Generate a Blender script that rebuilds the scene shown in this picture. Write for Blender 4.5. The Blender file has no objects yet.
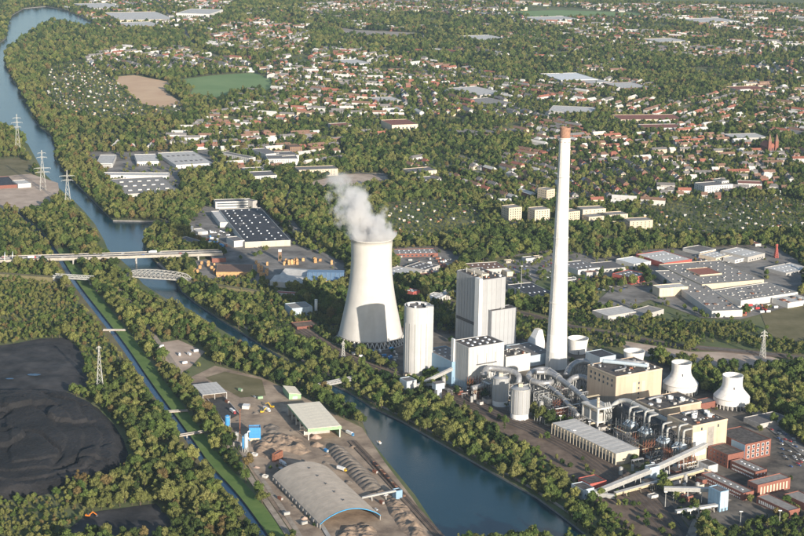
import bpy, bmesh, math, random
import numpy as np
from mathutils import Vector, Euler, Matrix, noise as mnoise
from mathutils.geometry import delaunay_2d_cdt
random.seed(7); RNG = np.random.default_rng(11)
PI = math.pi; R = math.radians
scn = bpy.context.scene; COL = scn.collection

# ------------------------------------------------------------------ camera
CAM_H, PITCH, FPX, ROLL = 600.74, R(13.7), 1680.0, 0.016
cam = bpy.data.cameras.new('camera'); camo = bpy.data.objects.new('camera', cam); COL.objects.link(camo)
cam.sensor_width = 36.0; cam.lens = 36.0 * FPX / 804.0
cam.clip_start = 5.0; cam.clip_end = 40000.0
camo.location = (0, 0, CAM_H); camo.rotation_euler = (Euler((PI/2 - PITCH, 0, 0)).to_matrix() @ Matrix.Rotation(ROLL, 3, 'Z')).to_euler()
scn.camera = camo
# ------------------------------------------------------------------ sky, sun, exposure
SUN_AZ = Vector((0.455, -0.89, 0)).normalized(); SUN_EL = R(15.0)
world = bpy.data.worlds.new('World'); scn.world = world; world.use_nodes = True
wn = world.node_tree.nodes; wl = world.node_tree.links
bg = wn['Background']; sky = wn.new('ShaderNodeTexSky'); sky.sky_type = 'NISHITA'; sky.sun_disc = False
sky.sun_elevation = SUN_EL; sky.sun_rotation = math.atan2(SUN_AZ.x, SUN_AZ.y)
sky.air_density = 1.0; sky.dust_density = 1.0; sky.ozone_density = 1.5; sky.altitude = 100
wl.new(sky.outputs[0], bg.inputs[0]); bg.inputs[1].default_value = 0.11
sl = bpy.data.lights.new('sun', 'SUN'); slo = bpy.data.objects.new('sun', sl); COL.objects.link(slo)
sl.energy = 5.0; sl.angle = R(0.5); sl.color = (1.0, 0.895, 0.77)
sd = Vector((SUN_AZ.x*math.cos(SUN_EL), SUN_AZ.y*math.cos(SUN_EL), math.sin(SUN_EL)))
slo.rotation_euler = sd.to_track_quat('Z', 'Y').to_euler(); slo.location = (600, 600, 900)
vs = scn.view_settings; vs.view_transform = 'Standard'; vs.look = 'None'; vs.gamma = 1.0; vs.use_curve_mapping = False
vs.exposure = 0.58
HAZE = 1.7e-5
scn.cycles.max_bounces = 5; scn.cycles.diffuse_bounces = 3; scn.cycles.glossy_bounces = 2
scn.cycles.transmission_bounces = 2; scn.cycles.volume_bounces = 3; scn.cycles.transparent_max_bounces = 4
scn.cycles.use_denoising = True

# ------------------------------------------------------------------ photo pixel -> place on the ground (survey helpers)
CT_, ST_ = math.cos(PITCH), math.sin(PITCH); CR_, SR_ = math.cos(ROLL), math.sin(ROLL)
def ray(px, py):
    ix = (px-402)/FPX; iy = (268-py)/FPX; x = ix*CR_-iy*SR_; y = ix*SR_+iy*CR_
    return Vector((x, CT_+y*ST_, -ST_+y*CT_))
def G(px, py, z=0.0):
    d = ray(px, py); t = (z-CAM_H)/d.z
    return Vector((d.x*t, d.y*t, z))
def atY(px, py, Y):
    d = ray(px, py); t = Y/d.y
    return Vector((d.x*t, Y, CAM_H+d.z*t))
def Pnp(x, y, z=0.0):
    dz = z-CAM_H; dp = y*CT_-dz*ST_; up = y*ST_+dz*CT_
    a = x/dp; c = up/dp; return 402+FPX*(a*CR_+c*SR_), 268-FPX*(-a*SR_+c*CR_)
def gp(pts, z=0.0): return [G(a, b, z) for a, b in pts]

# ------------------------------------------------------------------ materials
MATS = {}
def mat(name, col, rough=0.8, var=0.12, scale=0.3, metal=0.0, col2=None, bump=0.0, spec=0.3, obj_var=0.0, bscale=None, detail=6):
    if name in MATS: return MATS[name]
    m = bpy.data.materials.new(name); m.use_nodes = True; MATS[name] = m
    n = m.node_tree.nodes; l = m.node_tree.links; b = n['Principled BSDF']
    b.inputs['Roughness'].default_value = rough; b.inputs['Metallic'].default_value = metal
    b.inputs['Specular IOR Level'].default_value = spec
    tc = n.new('ShaderNodeTexCoord'); nz = n.new('ShaderNodeTexNoise')
    nz.inputs['Scale'].default_value = scale; nz.inputs['Detail'].default_value = detail; nz.inputs['Roughness'].default_value = 0.65
    l.new(tc.outputs['Object'], nz.inputs['Vector'])
    rp = n.new('ShaderNodeValToRGB'); l.new(nz.outputs['Fac'], rp.inputs[0])
    c2 = col2 if col2 else tuple(min(1, c*(1+var)) for c in col)
    c1 = col if col2 else tuple(c*(1-var) for c in col)
    rp.color_ramp.elements[0].position = 0.36; rp.color_ramp.elements[0].color = (*c1, 1)
    rp.color_ramp.elements[1].position = 0.64; rp.color_ramp.elements[1].color = (*c2, 1)
    out = rp.outputs[0]
    if obj_var:
        oi = n.new('ShaderNodeObjectInfo'); hs = n.new('ShaderNodeHueSaturation')
        mr = n.new('ShaderNodeMapRange'); mr.inputs[3].default_value = 1-obj_var; mr.inputs[4].default_value = 1+obj_var
        l.new(oi.outputs['Random'], mr.inputs[0]); l.new(mr.outputs[0], hs.inputs['Value']); l.new(out, hs.inputs['Color']); out = hs.outputs[0]
    l.new(out, b.inputs['Base Color'])
    if bump:
        nb = n.new('ShaderNodeTexNoise'); nb.inputs['Scale'].default_value = bscale or scale*3; nb.inputs['Detail'].default_value = 5
        l.new(tc.outputs['Object'], nb.inputs['Vector'])
        bp = n.new('ShaderNodeBump'); bp.inputs['Strength'].default_value = 0.8; bp.inputs['Distance'].default_value = bump
        l.new(nb.outputs['Fac'], bp.inputs['Height']); l.new(bp.outputs[0], b.inputs['Normal'])
    return m
def streaks(name, col, amt=0.12, sx=0.35, rough=0.75, dirt=(0.25,0.22,0.18)):
    """concrete or sheet with vertical weather streaks"""
    m = mat(name, col, rough, 0.05, 0.08); n = m.node_tree.nodes; l = m.node_tree.links; b = n['Principled BSDF']
    src = b.inputs['Base Color'].links[0].from_socket
    tc = n.new('ShaderNodeTexCoord'); mp = n.new('ShaderNodeMapping'); mp.inputs['Scale'].default_value = (sx, sx, 0.012)
    nz = n.new('ShaderNodeTexNoise'); nz.inputs['Scale'].default_value = 1.0; nz.inputs['Detail'].default_value = 5
    l.new(tc.outputs['Object'], mp.inputs[0]); l.new(mp.outputs[0], nz.inputs['Vector'])
    mr = n.new('ShaderNodeMapRange'); mr.inputs[1].default_value = 0.45; mr.inputs[2].default_value = 0.8; mr.inputs[4].default_value = amt*2.2
    l.new(nz.outputs['Fac'], mr.inputs[0])
    mx = n.new('ShaderNodeMixRGB'); l.new(mr.outputs[0], mx.inputs[0]); l.new(src, mx.inputs[1]); mx.inputs[2].default_value = (*dirt, 1)
    oi = n.new('ShaderNodeObjectInfo'); hs = n.new('ShaderNodeHueSaturation'); m2 = n.new('ShaderNodeMapRange'); m2.inputs[3].default_value = .91; m2.inputs[4].default_value = 1.06
    l.new(oi.outputs['Random'], m2.inputs[0]); l.new(m2.outputs[0], hs.inputs['Value']); l.new(mx.outputs[0], hs.inputs['Color']); l.new(hs.outputs[0], b.inputs['Base Color'])
    return m
def leafmat(name, c1, c2, var=0.25):
    m = bpy.data.materials.new(name); m.use_nodes = True; MATS[name] = m
    n = m.node_tree.nodes; l = m.node_tree.links; n.remove(n['Principled BSDF'])
    oi = n.new('ShaderNodeObjectInfo'); rp = n.new('ShaderNodeMixRGB'); l.new(oi.outputs['Random'], rp.inputs[0])
    rp.inputs[1].default_value = (*c1, 1); rp.inputs[2].default_value = (*c2, 1)
    tc = n.new('ShaderNodeTexCoord'); nz = n.new('ShaderNodeTexNoise'); nz.inputs['Scale'].default_value = 0.55; nz.inputs['Detail'].default_value = 3
    l.new(tc.outputs['Object'], nz.inputs['Vector'])
    hs = n.new('ShaderNodeHueSaturation'); mr = n.new('ShaderNodeMapRange'); mr.inputs[1].default_value = 0.3; mr.inputs[2].default_value = 0.7
    mr.inputs[3].default_value = 1-var; mr.inputs[4].default_value = 1+var
    l.new(nz.outputs['Fac'], mr.inputs[0]); l.new(mr.outputs[0], hs.inputs['Value']); l.new(rp.outputs[0], hs.inputs['Color'])
    df = n.new('ShaderNodeBsdfDiffuse'); tr = n.new('ShaderNodeBsdfTranslucent'); mx = n.new('ShaderNodeMixShader'); mx.inputs[0].default_value = 0.18
    l.new(hs.outputs[0], df.inputs[0]); l.new(hs.outputs[0], tr.inputs[0]); l.new(df.outputs[0], mx.inputs[1]); l.new(tr.outputs[0], mx.inputs[2])
    l.new(mx.outputs[0], n['Material Output'].inputs[0])
    return m
M = MATS
streaks('tower_concrete', (0.63, 0.61, 0.57), 0.10, 0.10)
streaks('chimney_concrete', (0.70, 0.69, 0.66), 0.12, 0.25)
streaks('old_tower_white', (0.74, 0.72, 0.68), 0.16, 0.5)
streaks('white_sheet', (0.50, 0.50, 0.49), 0.16, 0.4)
streaks('grey_sheet', (0.36, 0.37, 0.38), 0.10, 0.4)
streaks('pale_blue_sheet', (0.42, 0.50, 0.56), 0.10, 0.4)
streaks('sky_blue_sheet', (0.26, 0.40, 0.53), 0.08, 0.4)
streaks('tan_wall', (0.52, 0.41, 0.30), 0.17, 0.25, dirt=(0.22,0.15,0.10))
streaks('cream_wall', (0.58, 0.50, 0.38), 0.14, 0.3)
mat('white_wall', (0.56, 0.545, 0.51), 0.8, 0.06, 0.2, obj_var=0.08)
mat('cream_plaster', (0.60, 0.50, 0.37), 0.8, 0.08, 0.2, obj_var=0.1)
mat('grey_plaster', (0.42, 0.40, 0.37), 0.8, 0.08, 0.2, obj_var=0.12)
mat('brick_wall', (0.235, 0.098, 0.072), 0.85, 0.2, 0.8, obj_var=0.1)
mat('brown_wall', (0.24, 0.15, 0.10), 0.85, 0.15, 0.6)
mat('red_wall', (0.38, 0.10, 0.08), 0.8, 0.12, 0.4)
mat('roof_red', (0.28, 0.11, 0.075), 0.8, 0.2, 0.5, obj_var=0.15)
mat('roof_brown', (0.20, 0.12, 0.085), 0.8, 0.2, 0.5, obj_var=0.15)
mat('roof_grey', (0.17, 0.16, 0.155), 0.8, 0.2, 0.4, obj_var=0.15)
mat('roof_dark', (0.055, 0.055, 0.062), 0.75, 0.35, 0.25)
mat('roof_felt', (0.10, 0.088, 0.08), 0.9, 0.45, 0.22, detail=9)
mat('roof_pale', (0.56, 0.54, 0.50), 0.75, 0.14, 0.15, obj_var=0.06)
mat('roof_fibre', (0.29, 0.27, 0.245), 0.8, 0.18, 0.25)
mat('roof_fibre_light', (0.53, 0.45, 0.36), 0.8, 0.12, 0.12, detail=9)
mat('roof_cream', (0.84, 0.76, 0.60), 0.7, 0.08, 0.2)
mat('roof_blue', (0.22, 0.34, 0.47), 0.6, 0.15, 0.3)
mat('green_fascia', (0.28, 0.44, 0.25), 0.6, 0.1, 0.4)
mat('blue_paint', (0.06, 0.27, 0.55), 0.5, 0.15, 0.4)
mat('blue_fascia', (0.05, 0.33, 0.62), 0.5, 0.12, 0.6)
mat('steel', (0.36, 0.36, 0.36), 0.45, 0.2, 0.25, metal=0.45)
streaks('duct_grey', (0.46, 0.46, 0.44), 0.2, 0.6)
mat('galv', (0.42, 0.42, 0.40), 0.55, 0.12, 0.4, metal=0.3)
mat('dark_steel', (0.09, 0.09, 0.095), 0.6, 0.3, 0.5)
mat('rust_steel', (0.24, 0.10, 0.06), 0.85, 0.4, 0.7)
mat('pylon_steel', (0.42, 0.42, 0.39), 0.6, 0.1, 0.4)
mat('bridge_steel', (0.40, 0.39, 0.36), 0.6, 0.15, 0.4)
mat('concrete', (0.42, 0.40, 0.37), 0.85, 0.15, 0.25)
mat('pale_concrete', (0.58, 0.56, 0.51), 0.85, 0.12, 0.2)
mat('beige_concrete', (0.40, 0.365, 0.31), 0.85, 0.15, 0.2)
mat('dark_concrete', (0.20, 0.19, 0.18), 0.85, 0.2, 0.2)
mat('top_brick', (0.31, 0.18, 0.125), 0.85, 0.25, 0.5)
mat('glass', (0.05, 0.07, 0.09), 0.12, 0.2, 0.3, spec=0.6)
mat('white_paint', (0.78, 0.78, 0.76), 0.5, 0.05, 0.5)
mat('yellow_paint', (0.62, 0.40, 0.03), 0.5, 0.12, 0.5)
mat('pale_yellow', (0.46, 0.39, 0.26), 0.6, 0.12, 0.5)
mat('orange_paint', (0.72, 0.22, 0.03), 0.5, 0.12, 0.5)
mat('red_paint', (0.50, 0.05, 0.05), 0.4, 0.1, 0.5)
mat('rubber', (0.03, 0.03, 0.03), 0.9, 0.2, 1.0)
mat('skylight', (0.72, 0.75, 0.78), 0.3, 0.1, 0.5)
mat('timber', (0.52, 0.31, 0.14), 0.85, 0.3, 0.5, obj_var=0.2)
mat('bark', (0.11, 0.085, 0.06), 0.9, 0.3, 1.0)
mat('car_silver', (0.50, 0.51, 0.52), 0.35, 0.05, 1, metal=0.3)
mat('car_black', (0.03, 0.03, 0.035), 0.3, 0.1, 1)
mat('car_blue', (0.06, 0.12, 0.32), 0.3, 0.1, 1)
mat('asphalt', (0.062, 0.060, 0.058), 0.9, 0.3, 0.08, detail=9)
mat('road_grey', (0.21, 0.195, 0.175), 0.9, 0.4, 0.03, detail=8)
mat('path_dirt', (0.34, 0.285, 0.225), 0.95, 0.25, 0.12, detail=9)
mat('yard_dirt', (0.20, 0.148, 0.108), 0.95, 0.4, 0.03, col2=(0.48, 0.37, 0.265), bump=0.3, bscale=0.5, detail=10)
mat('pink_dirt', (0.38, 0.29, 0.22), 0.95, 0.3, 0.03, col2=(0.58, 0.46, 0.36), detail=10)
mat('plant_ground', (0.05, 0.047, 0.043), 0.95, 0.3, 0.03, col2=(0.22, 0.19, 0.155), detail=10)
mat('rail_bed', (0.12, 0.085, 0.062), 0.95, 0.3, 0.07, col2=(0.23, 0.17, 0.125), detail=10)
mat('rail_bed_light', (0.34, 0.30, 0.26), 0.95, 0.2, 0.05)
mat('field_brown', (0.60, 0.39, 0.24), 0.95, 0.12, 0.01, col2=(0.68, 0.48, 0.30))
mat('field_green', (0.155, 0.25, 0.09), 0.95, 0.25, 0.006, col2=(0.21, 0.30, 0.12))
mat('grass_bank', (0.085, 0.160, 0.034), 0.95, 0.3, 0.04, col2=(0.155, 0.225, 0.058), bump=0.3, bscale=0.6)
mat('dry_grass', (0.13, 0.115, 0.05), 0.95, 0.3, 0.03, col2=(0.21, 0.18, 0.095), bump=0.3, bscale=0.5, detail=9)
mat('coal', (0.004, 0.0045, 0.006), 0.9, 0.5, 0.022, col2=(0.026, 0.0245, 0.026), bump=1.2, bscale=0.25, spec=0.4, detail=10)
mat('coal_yard', (0.016, 0.016, 0.018), 0.9, 0.4, 0.03, col2=(0.070, 0.066, 0.066), bump=0.4, bscale=0.2, detail=10)
mat('gravel_grey', (0.20, 0.17, 0.14), 0.95, 0.3, 0.15, bump=0.4, bscale=0.6)
mat('gravel_pink', (0.50, 0.36, 0.28), 0.95, 0.2, 0.2, bump=0.3, bscale=0.6)
mat('gravel_tan', (0.29, 0.215, 0.155), 0.95, 0.3, 0.2, bump=0.4, bscale=0.6)
def watermat(name, col, rough=0.12, bump=0.25):
    m = bpy.data.materials.new(name); m.use_nodes = True; MATS[name] = m
    n = m.node_tree.nodes; l = m.node_tree.links; b = n['Principled BSDF']
    b.inputs['Base Color'].default_value = (*col, 1); b.inputs['Roughness'].default_value = rough; b.inputs['IOR'].default_value = 1.33
    tc = n.new('ShaderNodeTexCoord'); nz = n.new('ShaderNodeTexNoise'); nz.inputs['Scale'].default_value = 0.7; nz.inputs['Detail'].default_value = 4
    n2 = n.new('ShaderNodeTexNoise'); n2.inputs['Scale'].default_value = 0.02; n2.inputs['Detail'].default_value = 3
    l.new(tc.outputs['Object'], nz.inputs['Vector']); l.new(tc.outputs['Object'], n2.inputs['Vector'])
    bp = n.new('ShaderNodeBump'); bp.inputs['Distance'].default_value = bump
    l.new(n2.outputs['Fac'], bp.inputs['Strength']); l.new(nz.outputs['Fac'], bp.inputs['Height']); l.new(bp.outputs[0], b.inputs['Normal'])
    return m
watermat('canal_water', (0.004, 0.036, 0.054), 0.2, 0.25); watermat('river_water', (0.012, 0.05, 0.11), 0.2, 0.3)
# ground: patchy meadow, bare soil and bush-green, all of it colour of the ground itself
gm = mat('ground_mix', (0.085, 0.125, 0.040), 0.95, 0.3, 0.009, col2=(0.19, 0.185, 0.09), bump=0.5, bscale=0.3, detail=10)
L_GREEN = leafmat('leaf_green', (0.064, 0.104, 0.029), (0.138, 0.176, 0.053))
L_OLIVE = leafmat('leaf_olive', (0.118, 0.134, 0.042), (0.210, 0.208, 0.074))
L_RUST = leafmat('leaf_rust', (0.140, 0.104, 0.046), (0.215, 0.170, 0.070))
L_DARK = leafmat('leaf_dark', (0.032, 0.058, 0.021), (0.076, 0.102, 0.034))
L_LIME = leafmat('leaf_lime', (0.142, 0.178, 0.048), (0.240, 0.242, 0.080))

# ------------------------------------------------------------------ mesh helpers
class MB:
    def __init__(s): s.v = []; s.f = []; s.m = []; s.mi = 0
    def add(s, vs, fs):
        o = len(s.v); s.v += [tuple(v) for v in vs]; s.f += [tuple(i+o for i in f) for f in fs]; s.m += [s.mi]*len(fs); return s
    def box(s, x0, y0, z0, x1, y1, z1):
        v = [(x0,y0,z0),(x1,y0,z0),(x1,y1,z0),(x0,y1,z0),(x0,y0,z1),(x1,y0,z1),(x1,y1,z1),(x0,y1,z1)]
        return s.add(v, [(3,2,1,0),(4,5,6,7),(0,1,5,4),(1,2,6,5),(2,3,7,6),(3,0,4,7)])
    def prism(s, poly, z0, z1):
        n = len(poly); v = [(p[0],p[1],z0) for p in poly]+[(p[0],p[1],z1) for p in poly]
        return s.add(v, [tuple(range(n-1,-1,-1)), tuple(range(n,2*n))]+[(i,(i+1)%n,n+(i+1)%n,n+i) for i in range(n)])
    def lathe(s, prof, seg=32, cx=0, cy=0, cap0=False, cap1=False):
        v = []; f = []; k = len(prof)
        for r, z in prof:
            for i in range(seg):
                a = 2*PI*i/seg; v.append((cx+r*math.cos(a), cy+r*math.sin(a), z))
        for j in range(k-1):
            for i in range(seg):
                a = j*seg+i; b = j*seg+(i+1)%seg; f.append((a, b, b+seg, a+seg))
        if cap0: f.append(tuple(range(seg-1,-1,-1)))
        if cap1: f.append(tuple(range((k-1)*seg, k*seg)))
        return s.add(v, f)
    def cyl(s, cx, cy, r, z0, z1, seg=20): return s.lathe([(r,z0),(r,z1)], seg, cx, cy, True, True)
    def bar(s, a, b, w, h=None):
        a = Vector(a); b = Vector(b); h = h or w; d = (b-a)
        if d.length < 1e-6: return s
        d.normalize(); up = Vector((0,0,1)) if abs(d.z) < 0.95 else Vector((1,0,0))
        x = d.cross(up).normalized()*w/2; y = x.cross(d).normalized()*h/2
        v = [a-x-y,a+x-y,a+x+y,a-x+y,b-x-y,b+x-y,b+x+y,b-x+y]
        return s.add(v, [(3,2,1,0),(4,5,6,7),(0,1,5,4),(1,2,6,5),(2,3,7,6),(3,0,4,7)])
    def tube(s, pts, r, seg=12, cap=True, radii=None):
        pts = [Vector(p) for p in pts]; v = []; f = []; n = len(pts)
        for j, p in enumerate(pts):
            d = (pts[min(j+1,n-1)]-pts[max(j-1,0)]).normalized()
            up = Vector((0,0,1)) if abs(d.z) < 0.95 else Vector((0,1,0))
            x = d.cross(up).normalized(); y = x.cross(d); rr = radii[j] if radii else r
            for i in range(seg):
                a = 2*PI*i/seg; v.append(p+(x*math.cos(a)+y*math.sin(a))*rr)
        for j in range(n-1):
            for i in range(seg):
                a = j*seg+i; b = j*seg+(i+1)%seg; f.append((a,a+seg,b+seg,b))
        if cap: f += [tuple(range(seg)), tuple(range(n*seg-1, (n-1)*seg-1, -1))]
        return s.add(v, f)
    def mesh(s, name, mats, smooth=False):
        me = bpy.data.meshes.new(name); me.from_pydata(s.v, [], s.f)
        for m in (mats if isinstance(mats, (list, tuple)) else [mats]): me.materials.append(M[m] if isinstance(m, str) else m)
        if max(s.m, default=0): me.polygons.foreach_set('material_index', s.m)
        if smooth: me.polygons.foreach_set('use_smooth', [True]*len(s.f))
        me.update(); return me
    def obj(s, name, mats, parent=None, loc=(0,0,0), smooth=False):
        return link(name, s.mesh(name, mats, smooth), parent, loc)
def link(name, data, parent=None, loc=(0,0,0), rz=0.0, scale=None):
    o = bpy.data.objects.new(name, data); COL.objects.link(o); o.location = loc
    if rz: o.rotation_euler = (0,0,rz)
    if scale: o.scale = scale
    if parent: o.parent = parent
    return o
def tag(o, label=None, cat=None, group=None, kind=None):
    if label: o['label'] = label
    if cat: o['category'] = cat
    if group: o['group'] = group
    if kind: o['kind'] = kind
    return o
def T(name, label, cat, loc, rz=0.0, group=None):
    o = bpy.data.objects.new(name, None); COL.objects.link(o); o.empty_display_size = 2
    o.location = loc; o.rotation_euler = (0,0,rz); return tag(o, label, cat, group)
def copy_tree(o, parent=None):
    c = o.copy(); COL.objects.link(c); c.parent = parent
    for ch in list(o.children): copy_tree(ch, c)
    return c
def smooth_path(pts, it=2):
    pts = [Vector(p) for p in pts]
    for _ in range(it):
        q = [pts[0]]
        for a, b in zip(pts[:-1], pts[1:]): q += [a*.75+b*.25, a*.25+b*.75]
        pts = q+[pts[-1]]
    return pts

# ------------------------------------------------------------------ maps of the place: zone classes and occupied ground
def fill_mask(poly, W, H, x0=0.0, y0=0.0, sx=1.0, sy=1.0):
    p = np.array([(a, b) for a, b in poly], float); xs = x0+(np.arange(W)+.5)*sx; out = np.zeros((H, W), bool)
    for r in range(H):
        y = y0+(r+.5)*sy; xa, ya = p[:,0], p[:,1]; xb, yb = np.roll(xa,-1), np.roll(ya,-1)
        c = (ya <= y) != (yb <= y)
        if not c.any(): continue
        xi = np.sort(xa[c]+(y-ya[c])*(xb[c]-xa[c])/(yb[c]-ya[c]))
        out[r] = np.searchsorted(xi, xs) % 2 == 1
    return out
OX0, OY0, OS, ONX, ONY = -2250.0, 1280.0, 3.0, 1500, 2140
occ = np.zeros((ONY, ONX), bool); bocc = np.zeros((ONY, ONX), bool)
def occupy(poly, grow=3.0, solid=True):
    P = np.array([(p[0], p[1]) for p in poly], float); c = P.mean(0); d = P-c; ln = np.linalg.norm(d, axis=1, keepdims=True)+1e-9
    P = c+d*(1+grow/np.maximum(ln, 3))
    i0, j0 = np.floor((P.min(0)-[OX0,OY0])/OS).astype(int)-1; i1, j1 = np.ceil((P.max(0)-[OX0,OY0])/OS).astype(int)+1
    i0 = max(i0,0); j0 = max(j0,0); i1 = min(i1,ONX); j1 = min(j1,ONY)
    if i1 <= i0 or j1 <= j0: return
    fm_ = fill_mask(P, i1-i0, j1-j0, OX0+i0*OS, OY0+j0*OS, OS, OS); occ[j0:j1, i0:i1] |= fm_
    if solid: bocc[j0:j1, i0:i1] |= fm_
def is_occ(x, y):
    i = np.clip(((np.asarray(x)-OX0)/OS).astype(int), 0, ONX-1); j = np.clip(((np.asarray(y)-OY0)/OS).astype(int), 0, ONY-1)
    return occ[j, i]

# ================================================================== THE SETTING
CANAL = [(447,542),(430,518),(415,495),(388,462),(368,437),(361,418),(339,396),(327,388),(298,371),(254,349),(217,327),(189,309),(163,297),
         (143,284),(131,269),(120,259),(108,250),(104,240),(95,224),(84,211),(74,201),(58,187),(45,174),(35,157),(28,144),(10,132),(-12,122),
         (-40,110),(-40,96),(-8,92),(-3,75),(-6,52),(-2,44),(6,38),(7,26),(12,15),(24,8),(46,6),(62,9),(80,16),(94,23),(84,28),(66,24),(52,22),(40,28),(26,38),(14,45),(6,54),(5,64),(13,80),(20,91),(30,110),
         (40,127),(53,137),(55,146),(54,157),(62,168),(76,183),(96,203),(113,220),(176,221),(172,226),(160,229),(148,234),(143,243),(147,252),(156,262),
         (176,281),(182,291),(195,302),(219,318),(245,334),(272,351),(312,374),(348,391),(371,406),(401,420),(445,445),(489,470),(537,497),(560,514),(600,545)]
RIVER_C = [(-20,192),(4,204),(30,222),(54,249),(73,281.6),(101,317),(124,347),(149,385),(169,412),(189,440),(207,467),(232,492),(259,529),(272,548)]
def strip_poly(pts, w):
    """left and right edges of a ribbon of width w metres along ground points"""
    L = []; Rr = []; n = len(pts)
    for i, p in enumerate(pts):
        d = (pts[min(i+1,n-1)]-pts[max(i-1,0)]); d.z = 0; d.normalize(); nn = Vector((-d.y, d.x, 0))
        L.append(p+nn*w/2); Rr.append(p-nn*w/2)
    return L, Rr
canal_w = [Vector((p.x,p.y,0)) for p in gp(CANAL)]
riv_c = smooth_path(gp(RIVER_C), 2); rl, rr_ = strip_poly(riv_c, 9.0); river_w = rl+rr_[::-1]
ext = 14000.0
outer = [Vector((-ext,-3000,0)),Vector((ext,-3000,0)),Vector((ext,ext+4000,0)),Vector((-ext,ext+4000,0))]
vin = [v.to_2d() for v in outer]; ein = [(0,1),(1,2),(2,3),(3,0)]
for poly in (canal_w, river_w):
    o = len(vin); vin += [v.to_2d() for v in poly]; ein += [(o+i, o+(i+1)%len(poly)) for i in range(len(poly))]
res = delaunay_2d_cdt(vin, ein, [], 1, 1e-4)
gv = np.array([(v.x, v.y) for v in res[0]]); gt = np.array(res[2])
cen = gv[gt].mean(1)
def inside(pts, poly):
    p = np.array([(v[0], v[1]) for v in poly]); x, y = pts[:,0], pts[:,1]; c = np.zeros(len(pts), bool)
    for (xa, ya), (xb, yb) in zip(p, np.roll(p,-1,0)):
        k = ((ya > y) != (yb > y)); t = np.divide((xb-xa)*(y-ya), (yb-ya) if yb != ya else 1e-9)+xa
        c ^= k & (x < t)
    return c
keep = ~(inside(cen, canal_w) | inside(cen, river_w))
b = MB(); b.add([(x,y,0) for x,y in gv], [tuple(t) for t in gt[keep]])
tag(b.obj('ground', 'ground_mix'), 'olive meadow and bare soil between the trees', kind='structure')
def water(name, poly, m, z, label, bankname):
    b = MB(); b.add([(p.x,p.y,z) for p in poly], [tuple(range(len(poly)))]); me = b.mesh(name, m)
    bm = bmesh.new(); bm.from_mesh(me); bmesh.ops.triangulate(bm, faces=bm.faces[:]); bm.normal_update()
    for f in bm.faces:
        if f.normal.z < 0: f.normal_flip()
    bm.to_mesh(me); bm.free()
    tag(link(name, me), label, kind='structure')
    k = MB(); n = len(poly)
    k.add([(p.x,p.y,0) for p in poly]+[(p.x,p.y,z-1) for p in poly], [(i,(i+1)%n,n+(i+1)%n,n+i) for i in range(n)])
    tag(k.obj(bankname, 'dark_concrete'), 'low stone edge along the water', kind='structure')
    occupy(poly, 0)
water('canal', canal_w, 'canal_water', -2.2, 'wide dark blue ship canal', 'canal_bank')
water('river', river_w, 'river_water', -2.0, 'narrow straight blue river channel', 'river_bank')
def buffer_strip(pts, w):
    P = gp(pts); L, Rr = strip_poly(P, w)
    for i in range(len(P)-1): occupy([L[i],L[i+1],Rr[i+1],Rr[i]], 0)
buffer_strip([(447,545),(430,518),(415,495),(388,462),(368,437)], 26)
buffer_strip([(361,418),(339,396),(327,388),(298,371)], 6)
buffer_strip([(298,371),(254,349),(217,327),(189,309),(163,297),(143,284),(131,269),(120,259),(108,250)], 34)
buffer_strip([(108,250),(104,240),(95,224),(84,211),(74,201),(58,187),(45,174),(35,157),(28,144)], 26)
buffer_strip(RIVER_C[3:], 22)
LAYER = [0.05]
def sheet(name, poly, m, label, occ_=True, grow=0.0, world=False):
    P = poly if world else gp(poly); z = LAYER[0]; LAYER[0] += 0.03
    b = MB(); b.add([(p.x,p.y,z) for p in P], [tuple(range(len(P)))]); me = b.mesh(name, m)
    bm = bmesh.new(); bm.from_mesh(me); bmesh.ops.triangulate(bm, faces=bm.faces[:]); bm.normal_update()
    for f in bm.faces:
        if f.normal.z < 0: f.normal_flip()
    bm.to_mesh(me); bm.free()
    if occ_: occupy(P, grow, False)
    return tag(link(name, me), label, kind='structure')
def ribbon(name, pts, w, m, label, occ_=True, sm=2, world=False, z=None, grow=0.0):
    P = smooth_path(pts if world else gp(pts), sm); L, Rr = strip_poly(P, w)
    zz = LAYER[0] if z is None else z
    if z is None: LAYER[0] += 0.03
    b = MB(); n = len(P)
    b.add([(p.x,p.y,zz) for p in L]+[(p.x,p.y,zz) for p in Rr], [(n+i,n+i+1,i+1,i) for i in range(n-1)])
    if occ_:
        for i in range(n-1): occupy([L[i],L[i+1],Rr[i+1],Rr[i]], grow, False)
    return tag(b.obj(name, m), label, kind='structure')
# river banks: mown grass on both sides
riv_g = smooth_path(gp(RIVER_C[3:]), 2)
for s, w, off, nm in ((1, 15.0, 12.0, 'grass bank between river and path'), (-1, 9.0, 8.0, 'narrow grass bank on the wooded river side')):
    P = []
    for i, p in enumerate(riv_g):
        d = (riv_g[min(i+1,len(riv_g)-1)]-riv_g[max(i-1,0)]).normalized(); P.append(p+Vector((-d.y,d.x,0))*off*s)
    ribbon('grass_bank', P, w, 'grass_bank' if s == 1 else 'dry_grass', nm, sm=0, world=True)
sheet('field', [(112,77),(134,75),(170,82),(165,91),(185,105),(162,107),(142,104),(126,90)], 'field_brown', 'ploughed brown field')
sheet('field', [(175,80),(215,75),(255,72.5),(272,80),(272,89),(240,92),(218,101),(188,98),(193,89)], 'field_green', 'green grass field')
sheet('field', [(310,182),(345,174),(384,173),(392,184),(350,190),(312,189)], 'pink_dirt', 'bare brown sports ground')
sheet('field', [(340,29),(420,33),(430,38),(345,36)], 'rail_bed_light', 'pale strip of open ground')
sheet('field', [(495,12),(560,10),(640,13),(640,17),(540,18)], 'field_green', 'far green meadow')
sheet('field', [(-20,178),(25,172),(58,183),(60,197),(42,210),(20,213),(-20,205)], 'pink_dirt', 'pale sandy lot by the canal')
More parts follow.
